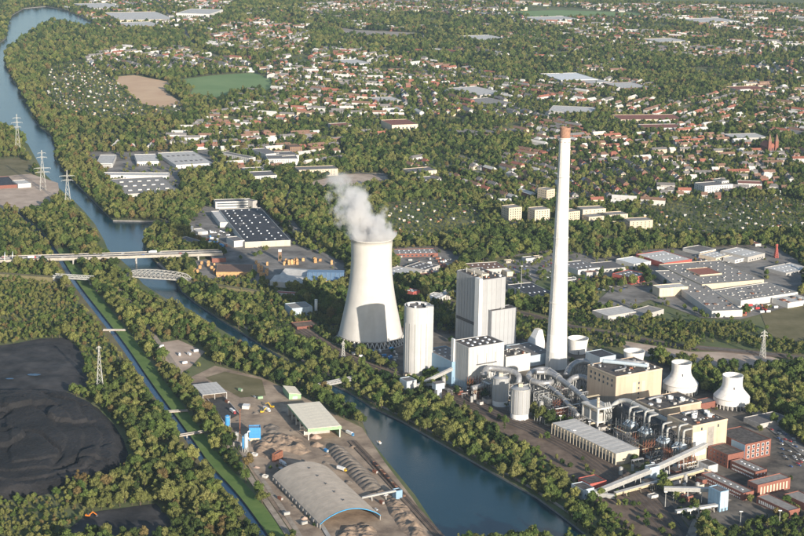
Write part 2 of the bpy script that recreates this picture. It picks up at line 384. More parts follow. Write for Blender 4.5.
sheet('field', [(-20,160),(20,158),(36,166),(30,174),(-20,178)], 'dry_grass', 'dry grass lot by the canal')
sheet('field', [(605,338),(690,352),(755,352),(800,366),(804,374),(740,372),(690,362),(640,356)], 'pink_dirt', 'bare brown field behind the small cooling towers')
sheet('field', [(760,312),(810,300),(815,345),(770,338)], 'dry_grass', 'dry meadow beside the factory')
sheet('field', [(596,300),(640,290),(660,296),(640,303)], 'grass_bank', 'small lawn by the factory')
sheet('gravel_yard', [(186,380),(215,366),(262,378),(305,398),(345,420),(362,428),(385,463),(412,498),(440,540),(300,545),(262,490),(232,440),(205,406)], 'yard_dirt', 'brown gravel yard of the building material depot')
sheet('field', [(150,345),(178,340),(205,352),(190,368),(176,376),(162,360)], 'pink_dirt', 'light dirt lot near the river path')
sheet('field', [(205,378),(225,372),(262,380),(266,396),(240,398),(226,390)], 'dry_grass', 'dry grass patch in the yard')
sheet('coal_yard_ground', [(-30,350),(14,344),(40,339),(66,338),(80,350),(87,368),(88,391),(40,394),(-30,398)], 'coal_yard', 'dark grey coal yard ground')
sheet('coal_yard_ground', [(55,540),(90,513),(156,504),(170,520),(180,540)], 'coal_yard', 'dark tarred plate beside the coal heap')
sheet('plant_yard', [(330,330),(350,352),(392,372),(452,386),(500,412),(560,428),(640,470),(700,540),(820,545),(820,440),(770,430),(745,405),(690,370),(610,352),(540,340),(470,330),(430,318),(330,318)], 'plant_ground', 'dark ash and asphalt yard of the power station', occ_=False)
sheet('factory_yard', [(640,250),(770,244),(800,262),(815,300),(740,320),(700,318),(650,300),(600,318),(590,308),(610,290),(600,270),(560,262),(520,296),(470,302),(505,262),(560,252)], 'road_grey', 'grey paved factory yard', occ_=False)
sheet('depot_yard', [(182,228),(205,206),(262,205),(300,245),(345,262),(350,284),(260,286),(200,280),(190,262),(225,256),(205,248)], 'road_grey', 'paved yard of the warehouse and timber depot', occ_=False)
sheet('depot_yard', [(84,152),(210,150),(216,168),(180,178),(184,200),(130,202),(118,182)], 'road_grey', 'paved ground of the canal side industrial estate', occ_=False)
sheet('depot_yard', [(385,248),(440,246),(470,258),(452,280),(405,282),(388,270)], 'road_grey', 'grey works yard beyond the cooling tower', occ_=False)
# roads, tracks, paths
ribbon('path', [(118,288),(132,305),(150,330),(172,362),(195,394),(215,425),(240,462),(262,496),(285,530),(296,548)], 6, 'path_dirt', 'pale service path along the river dyke')
ribbon('path', [(232,438),(258,474),(290,520),(306,548)], 5, 'path_dirt', 'pale path along the yard fence')
ribbon('path', [(158,263),(175,279),(190,292),(215,310),(260,337),(300,360),(345,384),(375,404),(420,426),(480,460),(540,493),(600,535),(612,548)], 4, 'path_dirt', 'tow path along the canal', occ_=True, grow=0)
sheet('field', [(392,376),(450,390),(500,411),(560,432),(612,464),(662,506),(694,545),(640,545),(604,512),(560,470),(500,432),(440,402)], 'rail_bed', 'brown gravel strip between railway and canal trees', occ_=False)
ribbon('railway_bed', [(300,330),(340,356),(400,380),(450,392),(500,413),(560,436),(610,466),(660,510),(690,545)], 24, 'rail_bed', 'brown railway bed beside the power station')
ribbon('railway_bed', [(440,302),(520,312),(560,326),(610,334),(670,346),(720,350),(820,360)], 20, 'rail_bed', 'brown railway line behind the power station')
ribbon('railway_bed', [(280,16),(330,27),(400,38),(470,50),(490,55)], 26, 'rail_bed_light', 'pale railway line across the distant woods')
ribbon('road', [(184,30),(190,44),(210,55),(240,66),(268,74)], 16, 'road_grey', 'distant motorway curve')
ribbon('road', [(150,-5),(172,20),(184,30)], 14, 'road_grey', 'distant motorway')
ribbon('road', [(240,175),(262,172),(300,168),(345,172),(390,176)], 9, 'road_grey', 'street by the white flats')
ribbon('road', [(205,150),(232,176),(262,198),(300,240),(345,268)], 9, 'road_grey', 'avenue beside the black roofed warehouse')
ribbon('road', [(290,190),(284,210),(300,235),(330,250),(380,252),(470,262),(560,250),(640,243),(720,240),(820,236)], 9, 'road_grey', 'road through the industrial belt')
ribbon('road', [(360,153),(430,150),(470,158),(520,180),(560,195)], 9, 'road_grey', 'suburban road')
ribbon('road', [(640,140),(690,156),(740,170),(820,190)], 8, 'road_grey', 'suburban road between houses')
ribbon('road', [(470,106),(540,112),(600,120),(680,134),(820,140)], 9, 'road_grey', 'town road')
ribbon('road', [(480,262),(512,286),(528,300)], 8, 'road_grey', 'works road')
ribbon('road', [(745,405),(775,430),(800,450),(830,470)], 14, 'road_grey', 'works road beside the brick offices')
ribbon('road', [(640,478),(668,505),(690,540)], 8, 'asphalt', 'dark works road')
ribbon('road', [(728,500),(700,515),(690,540)], 9, 'path_dirt', 'sandy works track')
ribbon('road', [(280,468),(300,490),(330,540)], 4, 'concrete', 'narrow concrete lane beside the arched hall')

# ================================================================== BUILDING HELPERS
ANG = R(31.5)
MESHC = {}
def boxmesh(key, dims, m):
    k = (key, tuple(round(d, 2) for d in dims), m)
    if k not in MESHC:
        b = MB(); x, y, z = dims; b.box(-x/2,-y/2,0,x/2,y/2,z); MESHC[k] = b.mesh(key, m)
    return MESHC[k]
class Bld: pass
def B(name, label, cat, a, c, z, wall, roof, b=None, wy=None, wx=None, ang=ANG, group=None, base=0.0, parapet=0.7, occ_=True, a_ground=False):
    """block from its nearest roof corner a, right roof corner c, left roof corner b (or depth wy); sides follow ang"""
    zz = 0 if a_ground else z
    A = G(*a, zz); ex = Vector((math.cos(ang), math.sin(ang), 0)); ey = Vector((-math.sin(ang), math.cos(ang), 0))
    o = Bld(); o.wx = wx or max(2.0, (G(*c, zz)-A).dot(ex)); o.wy = wy or max(2.0, (G(*b, zz)-A).dot(ey)); o.z = z
    o.root = T(name, label, cat, (A.x, A.y, base), ang, group); o.A = A; o.ex = ex; o.ey = ey; o.ang = ang
    W, D, h = o.wx, o.wy, z-base; t = min(0.45, W/8, D/8)
    m = MB(); q = [(0,0),(W,0),(W,D),(0,D)]; qi = [(t,t),(W-t,t),(W-t,D-t),(t,D-t)]
    v = [(x,y,0) for x,y in q]+[(x,y,h) for x,y in q]+[(x,y,h) for x,y in qi]+[(x,y,h-parapet-.3) for x,y in qi]
    f = []
    for i in range(4):
        j = (i+1)%4; f += [(i,j,4+j,4+i),(4+i,4+j,8+j,8+i),(8+i,8+j,12+j,12+i)]
    m.add(v, f); o.wall = m.obj('wall', wall, o.root)
    r = MB(); r.box(t+.01,t+.01,h-parapet-.25,W-t-.01,D-t-.01,h-parapet); o.roof = r.obj('roof', roof, o.root); o.rz = h-parapet; o.h = h
    o.foot = [A, A+ex*W, A+ex*W+ey*D, A+ey*D]
    if occ_: occupy(o.foot, 4.0)
    return o
def skylights(o, nx, ny, sx=1.6, sy=1.6, m='skylight', name='skylight', h=0.6, mx=0.08, my=0.08):
    me = boxmesh(name, (sx, sy, h), m)
    for i in range(nx):
        for j in range(ny):
            x = o.wx*(mx+(1-2*mx)*(i+.5)/nx); y = o.wy*(my+(1-2*my)*(j+.5)/ny)
            if nx*ny > 20 and random.random() < .22: continue
            link(name, me, o.root, (x+random.uniform(-.8,.8), y+random.uniform(-.8,.8), o.rz+0.01))
def windows(o, face, rows, cols, w, h, z0, dz, m='glass', name='window', mx=0.06):
    """face L: canal side (x=0), R: sunny side (y=0); each window its own pane, set proud of the wall"""
    me = boxmesh(name+face, (0.12, w, h) if face == 'L' else (w, 0.12, h), m)
    ln = o.wy if face == 'L' else o.wx
    for i in range(rows):
        for j in range(cols):
            u = ln*(mx+(1-2*mx)*(j+.5)/cols)
            link(name, me, o.root, (-0.05, u, z0+i*dz) if face == 'L' else (u, -0.05, z0+i*dz))
def panels(o, face, n, m, z0=0.4, z1=None, gap=0.35, name='panel', u0=0.0, u1=1.0):
    ln = (o.wy if face == 'L' else o.wx)*(u1-u0); st = (o.wy if face == 'L' else o.wx)*u0; z1 = z1 or o.h-0.3; w = ln/n-gap
    me = boxmesh(name+face, (0.3, w, z1-z0) if face == 'L' else (w, 0.3, z1-z0), m)
    for j in range(n):
        u = st+ln*(j+.5)/n
        link(name, me, o.root, (-0.15, u, z0) if face == 'L' else (u, -0.15, z0))
def band(o, z, m, t=0.25, h=0.8, name='band'):
    k = MB(); W, D = o.wx, o.wy
    k.box(-t,-t,z,W+t,-.02,z+h).box(-t,-.02,z,-.02,D+t,z+h).obj(name, m, o.root)
def roof_unit(o, x, y, sx, sy, h, m='galv', name='roof_unit'):
    return link(name, boxmesh(name, (sx, sy, h), m), o.root, (x, y, o.rz+0.01))
def roof_fan(o, x, y, r=2.2, h=2.2):
    k = MB(); k.lathe([(r,0),(r,h),(r*.8,h),(r*.8,h*.5)], 18).obj('fan_housing', 'white_paint', o.root, (x,y,o.rz+.01))
    k = MB(); k.cyl(0,0,r*.79,0,h*.5,18).obj('fan_blade', 'dark_steel', o.root, (x,y,o.rz+.02))

# ================================================================== POWER STATION
# --- large natural draught cooling tower
c = G(370.5, 340.5); c.z = 0; HT = 134.0
prof = []
for i in range(25):
    t = i/24; z = 9+(HT-9)*t
    k = [(0,38.5),(0.08,36.6),(0.2,33.6),(0.35,29.9),(0.5,27.0),(0.62,25.2),(0.75,24.2),(0.86,24.0),(1.0,25.0)]
    r = np.interp(t, [a for a,_ in k], [b_ for _,b_ in k]); prof.append((r, z))
rs = np.array([p[0] for p in prof]); rs = np.convolve(np.pad(rs, 2, 'edge'), [.1,.2,.4,.2,.1], 'valid'); rs[0] = 38.5
prof = [(float(r), p[1]) for r, p in zip(rs, prof)]
prof = [(r*1.065, z) for r, z in prof]; ct = T('cooling_tower', 'huge white concrete cooling tower with steam rising from its mouth', 'cooling tower', c)
k = MB(); k.lathe(prof+[(prof[-1][0]+.5, HT), (prof[-1][0]+.5, HT+1.2), (prof[-1][0]-.9, HT+1.2)]+[(r-.9, z) for r, z in prof[::-1]], 96).obj('shell', 'tower_concrete', ct, smooth=True)
k = MB(); k.lathe([(41.5,8.4),(41.5,9.6),(39.4,9.6),(39.4,8.4),(41.5,8.4)], 96).obj('lower_ring', 'concrete', ct)
leg = None
NL = 44
for i in range(NL):
    a = 2*PI*i/NL
    if leg is None:
        k = MB(); d = PI/NL
        for s in (-1, 1):
            k.bar((44.2, 0, 0.0), (40.8*math.cos(d), s*40.8*math.sin(d), 8.6), 0.9)
        leg = k.mesh('leg', 'pale_concrete')
    link('leg', leg, ct, (0,0,0), a)
k = MB(); k.lathe([(47,0.1),(47,1.6),(46,1.6),(46,0.6)], 72).obj('basin_wall', 'concrete', ct)
k = MB(); k.cyl(0,0,32,0.2,7.5,40).obj('fill_pack', 'dark_concrete', ct)
k = MB(); k.bar((39.4*math.cos(-.3),39.4*math.sin(-.3),9),(26*math.cos(-.3),26*math.sin(-.3),80),.5)
occupy([(c.x+48*math.cos(t), c.y+48*math.sin(t)) for t in np.linspace(0,2*PI,24,endpoint=False)], 0)
CTC = c.copy()

# --- 300 m chimney
c = G(556, 367.5); HC = 296.0
ch = T('chimney', 'very tall slim pale concrete chimney with a rust brown top', 'chimney', c)
def chr_(z): t = z/HC; return 6.5+6.9*(1-t)**1.45
zs = [i*HC*.958/26 for i in range(27)]
for i in range(26):                      # slip-formed lifts, one ring each
    if i % 2 == 0:
        seg = [zs[i], zs[i+1], zs[min(i+2, 26)]]
        k = MB(); k.lathe([(chr_(seg[0]), seg[0]), (chr_(seg[1]), seg[1]), (chr_(seg[2])+.0, seg[2]-.35), (chr_(seg[2])-.07, seg[2]-.35), (chr_(seg[2])-.07, seg[2])], 48).obj('shaft_ring', 'chimney_concrete', ch, smooth=False)
zt = HC*.958
k = MB(); k.lathe([(chr_(zt)-.3,zt),(chr_(zt)-.3,HC-1.5),(chr_(zt)+.1,HC-1.5),(chr_(zt)+.1,HC),(4.6,HC),(4.6,HC-6)], 40).obj('brick_top', 'top_brick', ch)
k = MB(); k.cyl(0,0,4.7,HC-8,HC-5,30).obj('flue_floor', 'dark_steel', ch)
for zz in (HC*.955, HC*.80, HC*.55, HC*.28):
    r0 = chr_(zz); k = MB(); k.lathe([(r0-.1,zz),(r0+1.0,zz),(r0+1.0,zz+.35),(r0-.1,zz+.35)], 40).obj('gallery', 'pale_concrete', ch)
for zz in (HC*.94,):
    lm = boxmesh('warning_lamp', (.9,.9,1.3), 'top_brick')
    for i in range(8):
        a = i*PI/4; link('warning_lamp', lm, ch, ((chr_(zz)+.2)*math.cos(a),(chr_(zz)+.2)*math.sin(a),zz))
k = MB()
for i in range(20): k.bar(((chr_(i*14)+.4)*-.7,(chr_(i*14)+.4)*-.7,i*14+2),((chr_(i*14+14)+.4)*-.7,(chr_(i*14+14)+.4)*-.7,i*14+15),.45)
k.obj('ladder', 'galv', ch)
occupy([(c.x+15*math.cos(t), c.y+15*math.sin(t)) for t in np.linspace(0,2*PI,12,endpoint=False)], 0)
CH = c.copy()

# --- round coal silo by the canal
c = G(416.7, 377.5)+Vector((0,14,0)); HS = 86.0; c.z = 0
SS = 1.06; si = T('coal_silo', 'tall round white silo with vertical ribs and dark recessed roof', 'silo', c)
k = MB(); k.lathe([(16.2,0),(16.2,HS),(15.2,HS),(15.2,HS-2.5)], 64).obj('shell', 'white_sheet', si, smooth=False)
k = MB(); k.cyl(0,0,15.3,HS-2.9,HS-2.4,40).obj('roof', 'roof_felt', si)
rib = boxmesh('rib', (.5,.8,62), 'galv')
for a in (-150,-125,-100,-75,-50,-25,0,60,120,170):
    link('rib', rib, si, (16.35*math.cos(R(a)),16.35*math.sin(R(a)),4), R(a))
k = MB(); k.box(9.5,-9.5,0,18.6,-1.5,HS+.6).obj('stair_tower', 'white_sheet', si)
un = boxmesh('roof_unit', (2.2,2.2,3.4), 'white_paint')
for x, y in ((-11,2),(9,3.5),(-3,-10),(2,8)): link('roof_unit', un, si, (x,y,HS-2.4))
k = MB(); k.lathe([(12.4,HS-2.4),(12.4,HS-1.2),(11.6,HS-1.2),(11.6,HS-2.4)], 36).obj('roof_rim', 'dark_steel', si)
for s in (-5,0,5): k = MB(); k.box(-10,s-.3,HS-2.4,10,s+.3,HS-1.4).obj('roof_beam', 'dark_steel', si)
occupy([(c.x+19*math.cos(t), c.y+18*math.sin(t)) for t in np.linspace(0,2*PI,16,endpoint=False)], 0)

# --- boiler house with stair tower, and annex
bh = B('boiler_house', 'tallest grey sheet metal boiler house block with white stair tower', 'power block', (482.5,280), None, 96, 'grey_sheet', 'roof_felt', wx=35, wy=58)
panels(bh, 'L', 9, 'grey_sheet', 1, 95, 0.7); panels(bh, 'R', 5, 'grey_sheet', 1, 95, 0.7)
k = MB(); k.box(-5.2,-1.2,0,-0.35,8.5,98).obj('stair_tower', 'white_paint', bh.root)
k = MB(); k.box(-.5,12,34,-.31,bh.wy-2,38).obj('ledge', 'dark_steel', bh.root)
k = MB(); k.box(bh.wx*.28,bh.wy*.3,bh.rz,bh.wx*.62,bh.wy*.85,bh.rz+2.5).obj('penthouse', 'cream_wall', bh.root)
for i in range(22): roof_unit(bh, random.uniform(3,bh.wx-3), random.uniform(3,bh.wy-3), random.uniform(1,3.4), random.uniform(1,3.4), random.uniform(.8,3), random.choice(['galv','rust_steel','white_paint','concrete','tan_wall']))
for x in (.2,.5,.8):
    k = MB(); k.cyl(0,0,.8,0,6,10).obj('vent_pipe', 'galv', bh.root, (bh.wx*.2,bh.wy*x,bh.rz))
an = B('annex_block', 'lower grey panelled block attached to the boiler house sunny side', 'power block', (492,311), (516.3,307.2), 57, 'grey_sheet', 'roof_felt', b=(482.7,308.4))
panels(an, 'R', 6, 'grey_sheet', 1, 56.5, .4); panels(an, 'L', 3, 'grey_sheet', 1, 56.5, .4)
roof_unit(an, an.wx*.5, an.wy*.5, 3, 5, 1.2)
# --- filter house
fh = B('filter_house', 'pale panelled filter house with skylights on its dark roof', 'power block', (469,347.6), (504,341.8), 54, 'white_sheet', 'roof_felt', b=(450,340.6))
panels(fh, 'L', 7, 'white_sheet', 11, 53.7, .75); panels(fh, 'R', 9, 'white_sheet', 11, 53.7, .75)
panels(fh, 'L', 7, 'pale_blue_sheet', .3, 10.6, .5, name='plinth_panel'); panels(fh, 'R', 9, 'pale_blue_sheet', .3, 10.6, .5, name='plinth_panel')
skylights(fh, 4, 3, 2.6, 2.6, h=1.2)
k = MB(); k.box(-2.2,fh.wy-6,0,-.35,fh.wy-.5,57).obj('corner_shaft', 'white_paint', fh.root)
for x in (.25,.5,.75):
    k = MB(); k.bar((fh.wx*x,-.8,32),(fh.wx*x,-.8,44),.35).obj('downpipe', 'galv', fh.root)
k = MB(); k.box(fh.wx*.22,-1.6,31.5,fh.wx*.78,-.35,32.3).obj('gallery', 'dark_steel', fh.root)
# --- machine hall behind silo, low blocks between boiler house and chimney
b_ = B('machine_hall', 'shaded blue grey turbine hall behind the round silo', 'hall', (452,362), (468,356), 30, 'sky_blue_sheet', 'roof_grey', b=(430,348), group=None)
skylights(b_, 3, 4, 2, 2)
b_ = B('equipment_block', 'low pale block with cluttered roof of ducts beside filter house', 'plant block', (506,357), (526,351), 22, 'pale_concrete', 'roof_felt', b=(499,351))
for i in range(16): roof_unit(b_, random.uniform(2,b_.wx-2), random.uniform(2,b_.wy-2), random.uniform(1,3), random.uniform(1,3), random.uniform(.6,2.6), random.choice(['galv','rust_steel','white_paint','concrete']))
b_ = B('equipment_block', 'grey low hall at the foot of the tall chimney', 'plant block', (530,356), (548,350), 14, 'pale_blue_sheet', 'roof_grey', b=(516,344))
skylights(b_, 3, 2)
# sloped white absorber hall
c0 = G(534, 352); o = T('absorber_hall', 'white hall with steep sloping flank left of the chimney foot', 'hall', c0, ANG)
k = MB(); k.prism([(0,0),(16,0),(16,14),(0,14)], 0, 12)
k.add([(0,0,12),(16,0,12),(16,14,12),(0,14,12),(9,4,26),(15,4,26),(15,13,26),(9,13,26)], [(0,1,5,4),(1,2,6,5),(2,3,7,6),(3,0,4,7),(4,5,6,7)]).obj('wall', 'white_paint', o)
k = MB(); k.box(9.3,4.3,26.02,14.7,12.7,26.5).obj('roof', 'roof_cream', o); occupy([c0+Vector((0,0,0)),c0+Vector((16,10,0)),c0+Vector((5,25,0)),c0+Vector((-8,14,0))],2)

# --- twin steel silos
for (px, py, r, h, lab) in ((500, 405.5, 9.2, 33, 'ribbed grey steel silo shaded by its twin'), (519.5, 418.5, 10.6, 35, 'larger ribbed steel silo with white base nearest the railway bed')):
    c0 = G(px, py); o = T('storage_silo', lab, 'silo', c0, 0, 'twin steel silos')
    k = MB(); k.lathe([(r,7),(r,h),(r*.3,h+2.2),(.1,h+2.3)], 28).obj('shell', 'grey_sheet', o)
    k = MB(); k.lathe([(r-.4,0),(r-.4,7),(r,7)], 28, cap0=True).obj('base', 'white_paint', o)
    rm = boxmesh('silo_rib', (.35,.5,h-7.5), 'galv')
    for i in range(14): a = i*2*PI/14; link('rib', rm, o, ((r+.1)*math.cos(a),(r+.1)*math.sin(a),7.2), a)
    k = MB(); k.box(-2.2,-2.2,h+1,2.4,2.2,h+6).obj('head_house', 'cream_wall', o)
    k = MB(); k.lathe([(r+.5,h-.2),(r+.5,h+.9),(r+.35,h+.9),(r+.35,h-.2)], 28).obj('railing', 'galv', o)
    k = MB(); k.bar((0,0,h+3),(9,7,h+3),1.2).obj('top_bridge', 'galv', o)
    occupy([(c0.x+r*math.cos(t), c0.y+r*math.sin(t)) for t in np.linspace(0,2*PI,10,endpoint=False)], 2)
# --- big flue ducts
def duct(name, label, pts, r, m='steel', cat='duct', group='silver flue ducts', legs=True, sm=2):
    P = smooth_path([Vector(p) for p in pts], sm); p0 = P[0]
    o = T(name, label, cat, (p0.x, p0.y, 0), 0, group)
    L = [p-Vector((p0.x,p0.y,0)) for p in P]
    k = MB(); k.tube(L, r, 18).obj('pipe', m, o, smooth=True)
    for i in range(2, len(L)-1, 3):
        d = (L[min(i+1,len(L)-1)]-L[i-1]).normalized()
        k = MB(); k.tube([L[i]-d*.25, L[i]+d*.25], r+.3, 18).obj('flange', 'galv', o)
        if legs and L[i].z-r > 3:
            k = MB(); q = L[i]; 
            for s in (-1,1):
                k.bar((q.x+s*r*.8,q.y,0),(q.x+s*r*.8,q.y,q.z-r*.5),.7)
            k.bar((q.x-r*.8,q.y,2),(q.x+r*.8,q.y,q.z-r),.4).bar((q.x+r*.8,q.y,2),(q.x-r*.8,q.y,q.z-r),.4).obj('support', 'galv', o)
    return o
duct('flue_duct', 'thick silver duct leaving filter house and bending down before the silos', [G(484,376,26), G(486,368,30), G(497,368.5,30), G(512,371,29), G(520,376,26), G(518,384,18)], 3.4)
duct('flue_duct', 'silver duct from the filter house corner low behind the silos', [G(472,388.5,14), G(484,385.5,15), G(496,382,16), G(508,379,17)], 3.2)
duct('flue_duct', 'fat silver duct curving under the chimney front', [G(560,378,24), G(548,369,24), G(535,370,24), G(527,376,22), G(532,382,20), G(548,384,20), G(556,380,20)], 3.3)
duct('flue_duct', 'long silver duct running down from the chimney to the old plant', [G(536,372,28), G(548,372,27), G(565,382,25), G(582,396,24), G(590,405,22)], 3.0)
duct('flue_duct', 'second long duct parallel below the old plant duct', [G(548,386,18), G(558,393,17), G(570,406,15), G(578,416,12)], 2.6)
duct('flue_duct', 'rounded grey duct hump right of the chimney foot', [G(566,376,14), G(570,366,20), G(580,361,22), G(588,362,20), G(590,368,12)], 3.6)
duct('flue_duct', 'shaded grey duct arch left of the tan boiler house', [G(566,386,12), G(572,378,18), G(582,376,20), G(592,382,18), G(600,390,14)], 3.2)
# pipe rack tower below the ducts
c0 = G(538, 410); o = T('pipe_rack', 'open steel lattice rack carrying ducts right of the silos', 'steel frame', c0, ANG)
for x in (0,7,14):
    for y in (0,9):
        k = MB(); k.bar((x,y,0),(x,y,19),.7).obj('column', 'galv', o)
for zz in (6,12,18.5):
    k = MB()
    for y in (0,9): k.bar((0,y,zz),(14,y,zz),.5)
    for x in (0,7,14): k.bar((x,0,zz),(x,9,zz),.5)
    k.obj('beam_ring', 'galv', o)
for y in (0,9):
    for x in (0,7):
        for zz in (0,6,12):
            k = MB(); k.bar((x,y,zz),(x+7,y,zz+6),.3).bar((x+7,y,zz),(x,y,zz+6),.3).obj('brace', 'galv', o)
# canal side transfer houses and coal conveyor
tw = B('transfer_tower', 'small pale blue transfer tower among canal trees left of silo', 'tower', (407,381.5), (415,379), 18, 'pale_blue_sheet', 'roof_grey', b=(398.5,378))
panels(tw, 'L', 3, 'pale_blue_sheet', .5, 17.5, .3); panels(tw, 'R', 3, 'white_sheet', .5, 17.5, .3)
c0 = G(438, 401); o = T('transfer_tower', 'slim white T shaped transfer tower beside the railway bed', 'tower', c0, ANG)
k = MB(); k.box(-3,-3,0,3,3,15).obj('shaft', 'white_paint', o); k = MB(); k.box(-6,-4,15.02,6,4,22).obj('cabin', 'pale_blue_sheet', o)
k = MB(); k.box(-6.3,-4.3,22.02,6.3,4.3,22.6).obj('roof', 'roof_grey', o); occupy([c0+Vector((-6,-6,0)),c0+Vector((6,-6,0)),c0+Vector((6,6,0)),c0+Vector((-6,6,0))],2)
def conveyor(label, p, q, w=3.4, h=3.0, m='galv', nleg=3, roof='roof_pale', group='conveyor bridges', name='conveyor_bridge'):
    p = Vector(p); q = Vector(q); o = T(name, label, 'conveyor', (p.x,p.y,0), 0, group)
    a = Vector((0,0,p.z)); b2 = q-Vector((p.x,p.y,0)); d = (b2-a)
    k = MB(); k.bar(a, b2, w, h).obj('gallery', m, o)
    k = MB(); up = Vector((0,0,h/2+.2)); k.bar(a+up, b2+up, w+.5, .3).obj('roof', roof, o)
    for i in range(nleg):
        t = (i+.7)/(nleg+.4); r = a+d*t
        if r.z-h/2 > 2.5:
            x = Vector((-d.y,d.x,0)).normalized()*w*.55; k = MB()
            k.bar((r+x*1.6).to_2d().to_3d(), r+x-Vector((0,0,h/2)), .6).bar((r-x*1.6).to_2d().to_3d(), r-x-Vector((0,0,h/2)), .6).obj('trestle', m, o)
    return o
conveyor('inclined conveyor from canal transfer tower up past the round silo', G(413,388,8), G(452,369,22))
conveyor('short inclined conveyor at the round silo foot', G(421,385,6), G(438,385,18), 2.6, 2.4)

# ---- old tan station
t1 = B('old_boiler_house', 'tan brick old boiler house with ducts sprawling over its roof', 'power block', (616.3,376.5), (662.8,368.4), 40, 'tan_wall', 'roof_felt', b=(587,364.6))
t2 = B('old_boiler_house', 'lower tan block with roof fans between two taller tan blocks', 'power block', (659,409.6), (703,402), 31, 'tan_wall', 'roof_felt', b=(633.4,399.7))
t3 = B('old_boiler_house', 'tan block with white painted stripe on its sunny wall', 'power block', (693,425.8), (728.3,419), 40, 'tan_wall', 'roof_felt', b=(668.2,414.6))
for t in (t1, t2, t3): band(t, t.h-1.6, 'cream_wall', .3, 1.2, 'cornice')
k = MB(); k.box(t3.wx*.03,-.2,6,t3.wx*.40,-.02,t3.h-8).obj('white_stripe', 'white_paint', t3.root)
k = MB(); k.box(t3.wx*.44,-.2,3,t3.wx*.62,-.02,t3.h-5).obj('stained_strip', 'roof_fibre', t3.root)
windows(t1, 'R', 1, 2, 5, 15, 14, 0, 'cream_wall', 'infill_panel', .3); windows(t1, 'R', 4, 1, 2, 2.6, 8, 6, mx=.1); windows(t3, 'R', 5, 1, 1.8, 2.6, 6, 6, mx=.30); windows(t3, 'R', 1, 2, 2, 3, 33, 4, mx=.02)
windows(t1, 'L', 2, 6, 2.4, 3, 26, 6)
for o2, n in ((t1, 30), (t2, 16), (t3, 14)):
    for i in range(n): roof_unit(o2, random.uniform(3,o2.wx-3), random.uniform(3,o2.wy-3), random.uniform(1,4.5), random.uniform(1,4), random.uniform(.5,2.2), random.choice(['galv','rust_steel','white_paint','concrete','dark_steel','roof_fibre']))
for x, y in ((.30,.55),(.62,.62),(.75,.35)): roof_fan(t2, t2.wx*x, t2.wy*y, 3.0, 3.2)
for x, y in ((.42,.52),(.55,.68),(.78,.40),(.86,.62)): roof_fan(t3, t3.wx*x, t3.wy*y, 3.0, 3.2)
for x, y in ((.85,.3),): roof_fan(t1, t1.wx*x, t1.wy*y, 2.6, 4)
def roofduct(o2, pts, r, name='roof_duct', m='steel'):
    k = MB(); k.tube(smooth_path([Vector((x*o2.wx, y*o2.wy, o2.rz+z)) for x, y, z in pts]), r, 14).obj(name, m, o2.root, smooth=True)
roofduct(t1, [(.30,.95,2.5),(.45,.7,3),(.62,.45,3),(.80,.18,2.5)], 2.2, m='pale_blue_sheet'); roofduct(t1, [(.55,.9,2),(.72,.6,2.5),(.9,.45,2)], 1.7); roofduct(t1, [(.15,.3,1.5),(.4,.3,2),(.5,.5,1.5)], 1.0)
roofduct(t3, [(.35,.8,1.5),(.5,.75,3),(.7,.8,1.5)], 1.6); roofduct(t2, [(.2,.8,1),(.4,.75,3),(.55,.85,1)], 1.5)
# filter towers with hooked ducts on the canal side
for i, (px, py, tall) in enumerate(((630,440,1.0),(645,447,1.15),(663,457,1.0),(679,463,1.2))):
    c0 = G(px, py); o = T('dust_filter', ['hooked white duct and hopper beside tan ducts, end next to beige frame', 'hooked white duct over double hopper, second from the beige frame', 'hooked white duct over hopper, third from the beige frame', 'largest hooked duct and hopper, beside the inclined conveyor'][i], 'dust filter', c0, ANG, 'dust filters along the old station'); o.scale = (1.35, 1.35, 1.1)
    k = MB(); k.box(-4,-5,0,5,5,11).obj('base', 'cream_wall', o)
    for yy in (-2.6, 2.6):
        k = MB(); k.add([(-4.6,yy-2.4,15.5),(4.6,yy-2.4,15.5),(4.6,yy+2.4,15.5),(-4.6,yy+2.4,15.5),(-1,yy-1,20),(2,yy-1,20),(2,yy+1,20),(-1,yy+1,20)], [(0,1,5,4),(1,2,6,5),(2,3,7,6),(3,0,4,7),(4,5,6,7),(3,2,1,0)]).obj('hopper', 'pale_blue_sheet', o)
        k = MB(); k.box(-3.6,yy-2.2,11.02,4.4,yy+2.2,15.45).obj('filter_box', 'galv', o)
        hh = 19*tall+yy*.5; k = MB(); k.tube(smooth_path([(.6,yy,19),(.6,yy,hh+9),(.7,yy,hh+11),(2.4,yy,hh+11.6),(9,yy,hh+11.6)],2), 1.0, 10).obj('hook_duct', 'galv', o, smooth=True)
    for xx in (-5.2, 5.8):
        for yy in (-5.6, 0, 5.6):
            k = MB(); k.bar((xx,yy,0),(xx,yy,27),.35).obj('frame_post', 'dark_steel', o)
    for zz in (11.5, 19, 26.5):
        k = MB(); k.bar((-5.2,-5.6,zz),(-5.2,5.6,zz),.3).bar((-5.2,-5.6,zz),(5.8,-5.6,zz),.3).bar((5.8,-5.6,zz),(5.8,5.6,zz),.3).bar((-5.2,-5.6,zz-7),(-5.2,0,zz),.2).bar((-5.2,5.6,zz-7),(-5.2,0,zz),.2).bar((-5.2,-5.6,zz-7),(5.8,-5.6,zz),.2).obj('frame_beam', 'dark_steel', o)
    for s in (-3,3): k = MB(); k.bar((5,s,0),(5,s,24),.6).obj('column', 'dark_steel', o)
    k = MB(); k.box(3.9,-4.5,23,8.5,4.5,23.6).obj('platform', 'dark_steel', o)
P0 = G(610,416,26)
duct('collector_duct', 'long white collector duct slanting along the old station front', [G(606,412,20), G(622,397.5,34), G(640,407,33), G(662,418,31), G(678,425,29)], 2.5, 'duct_grey')
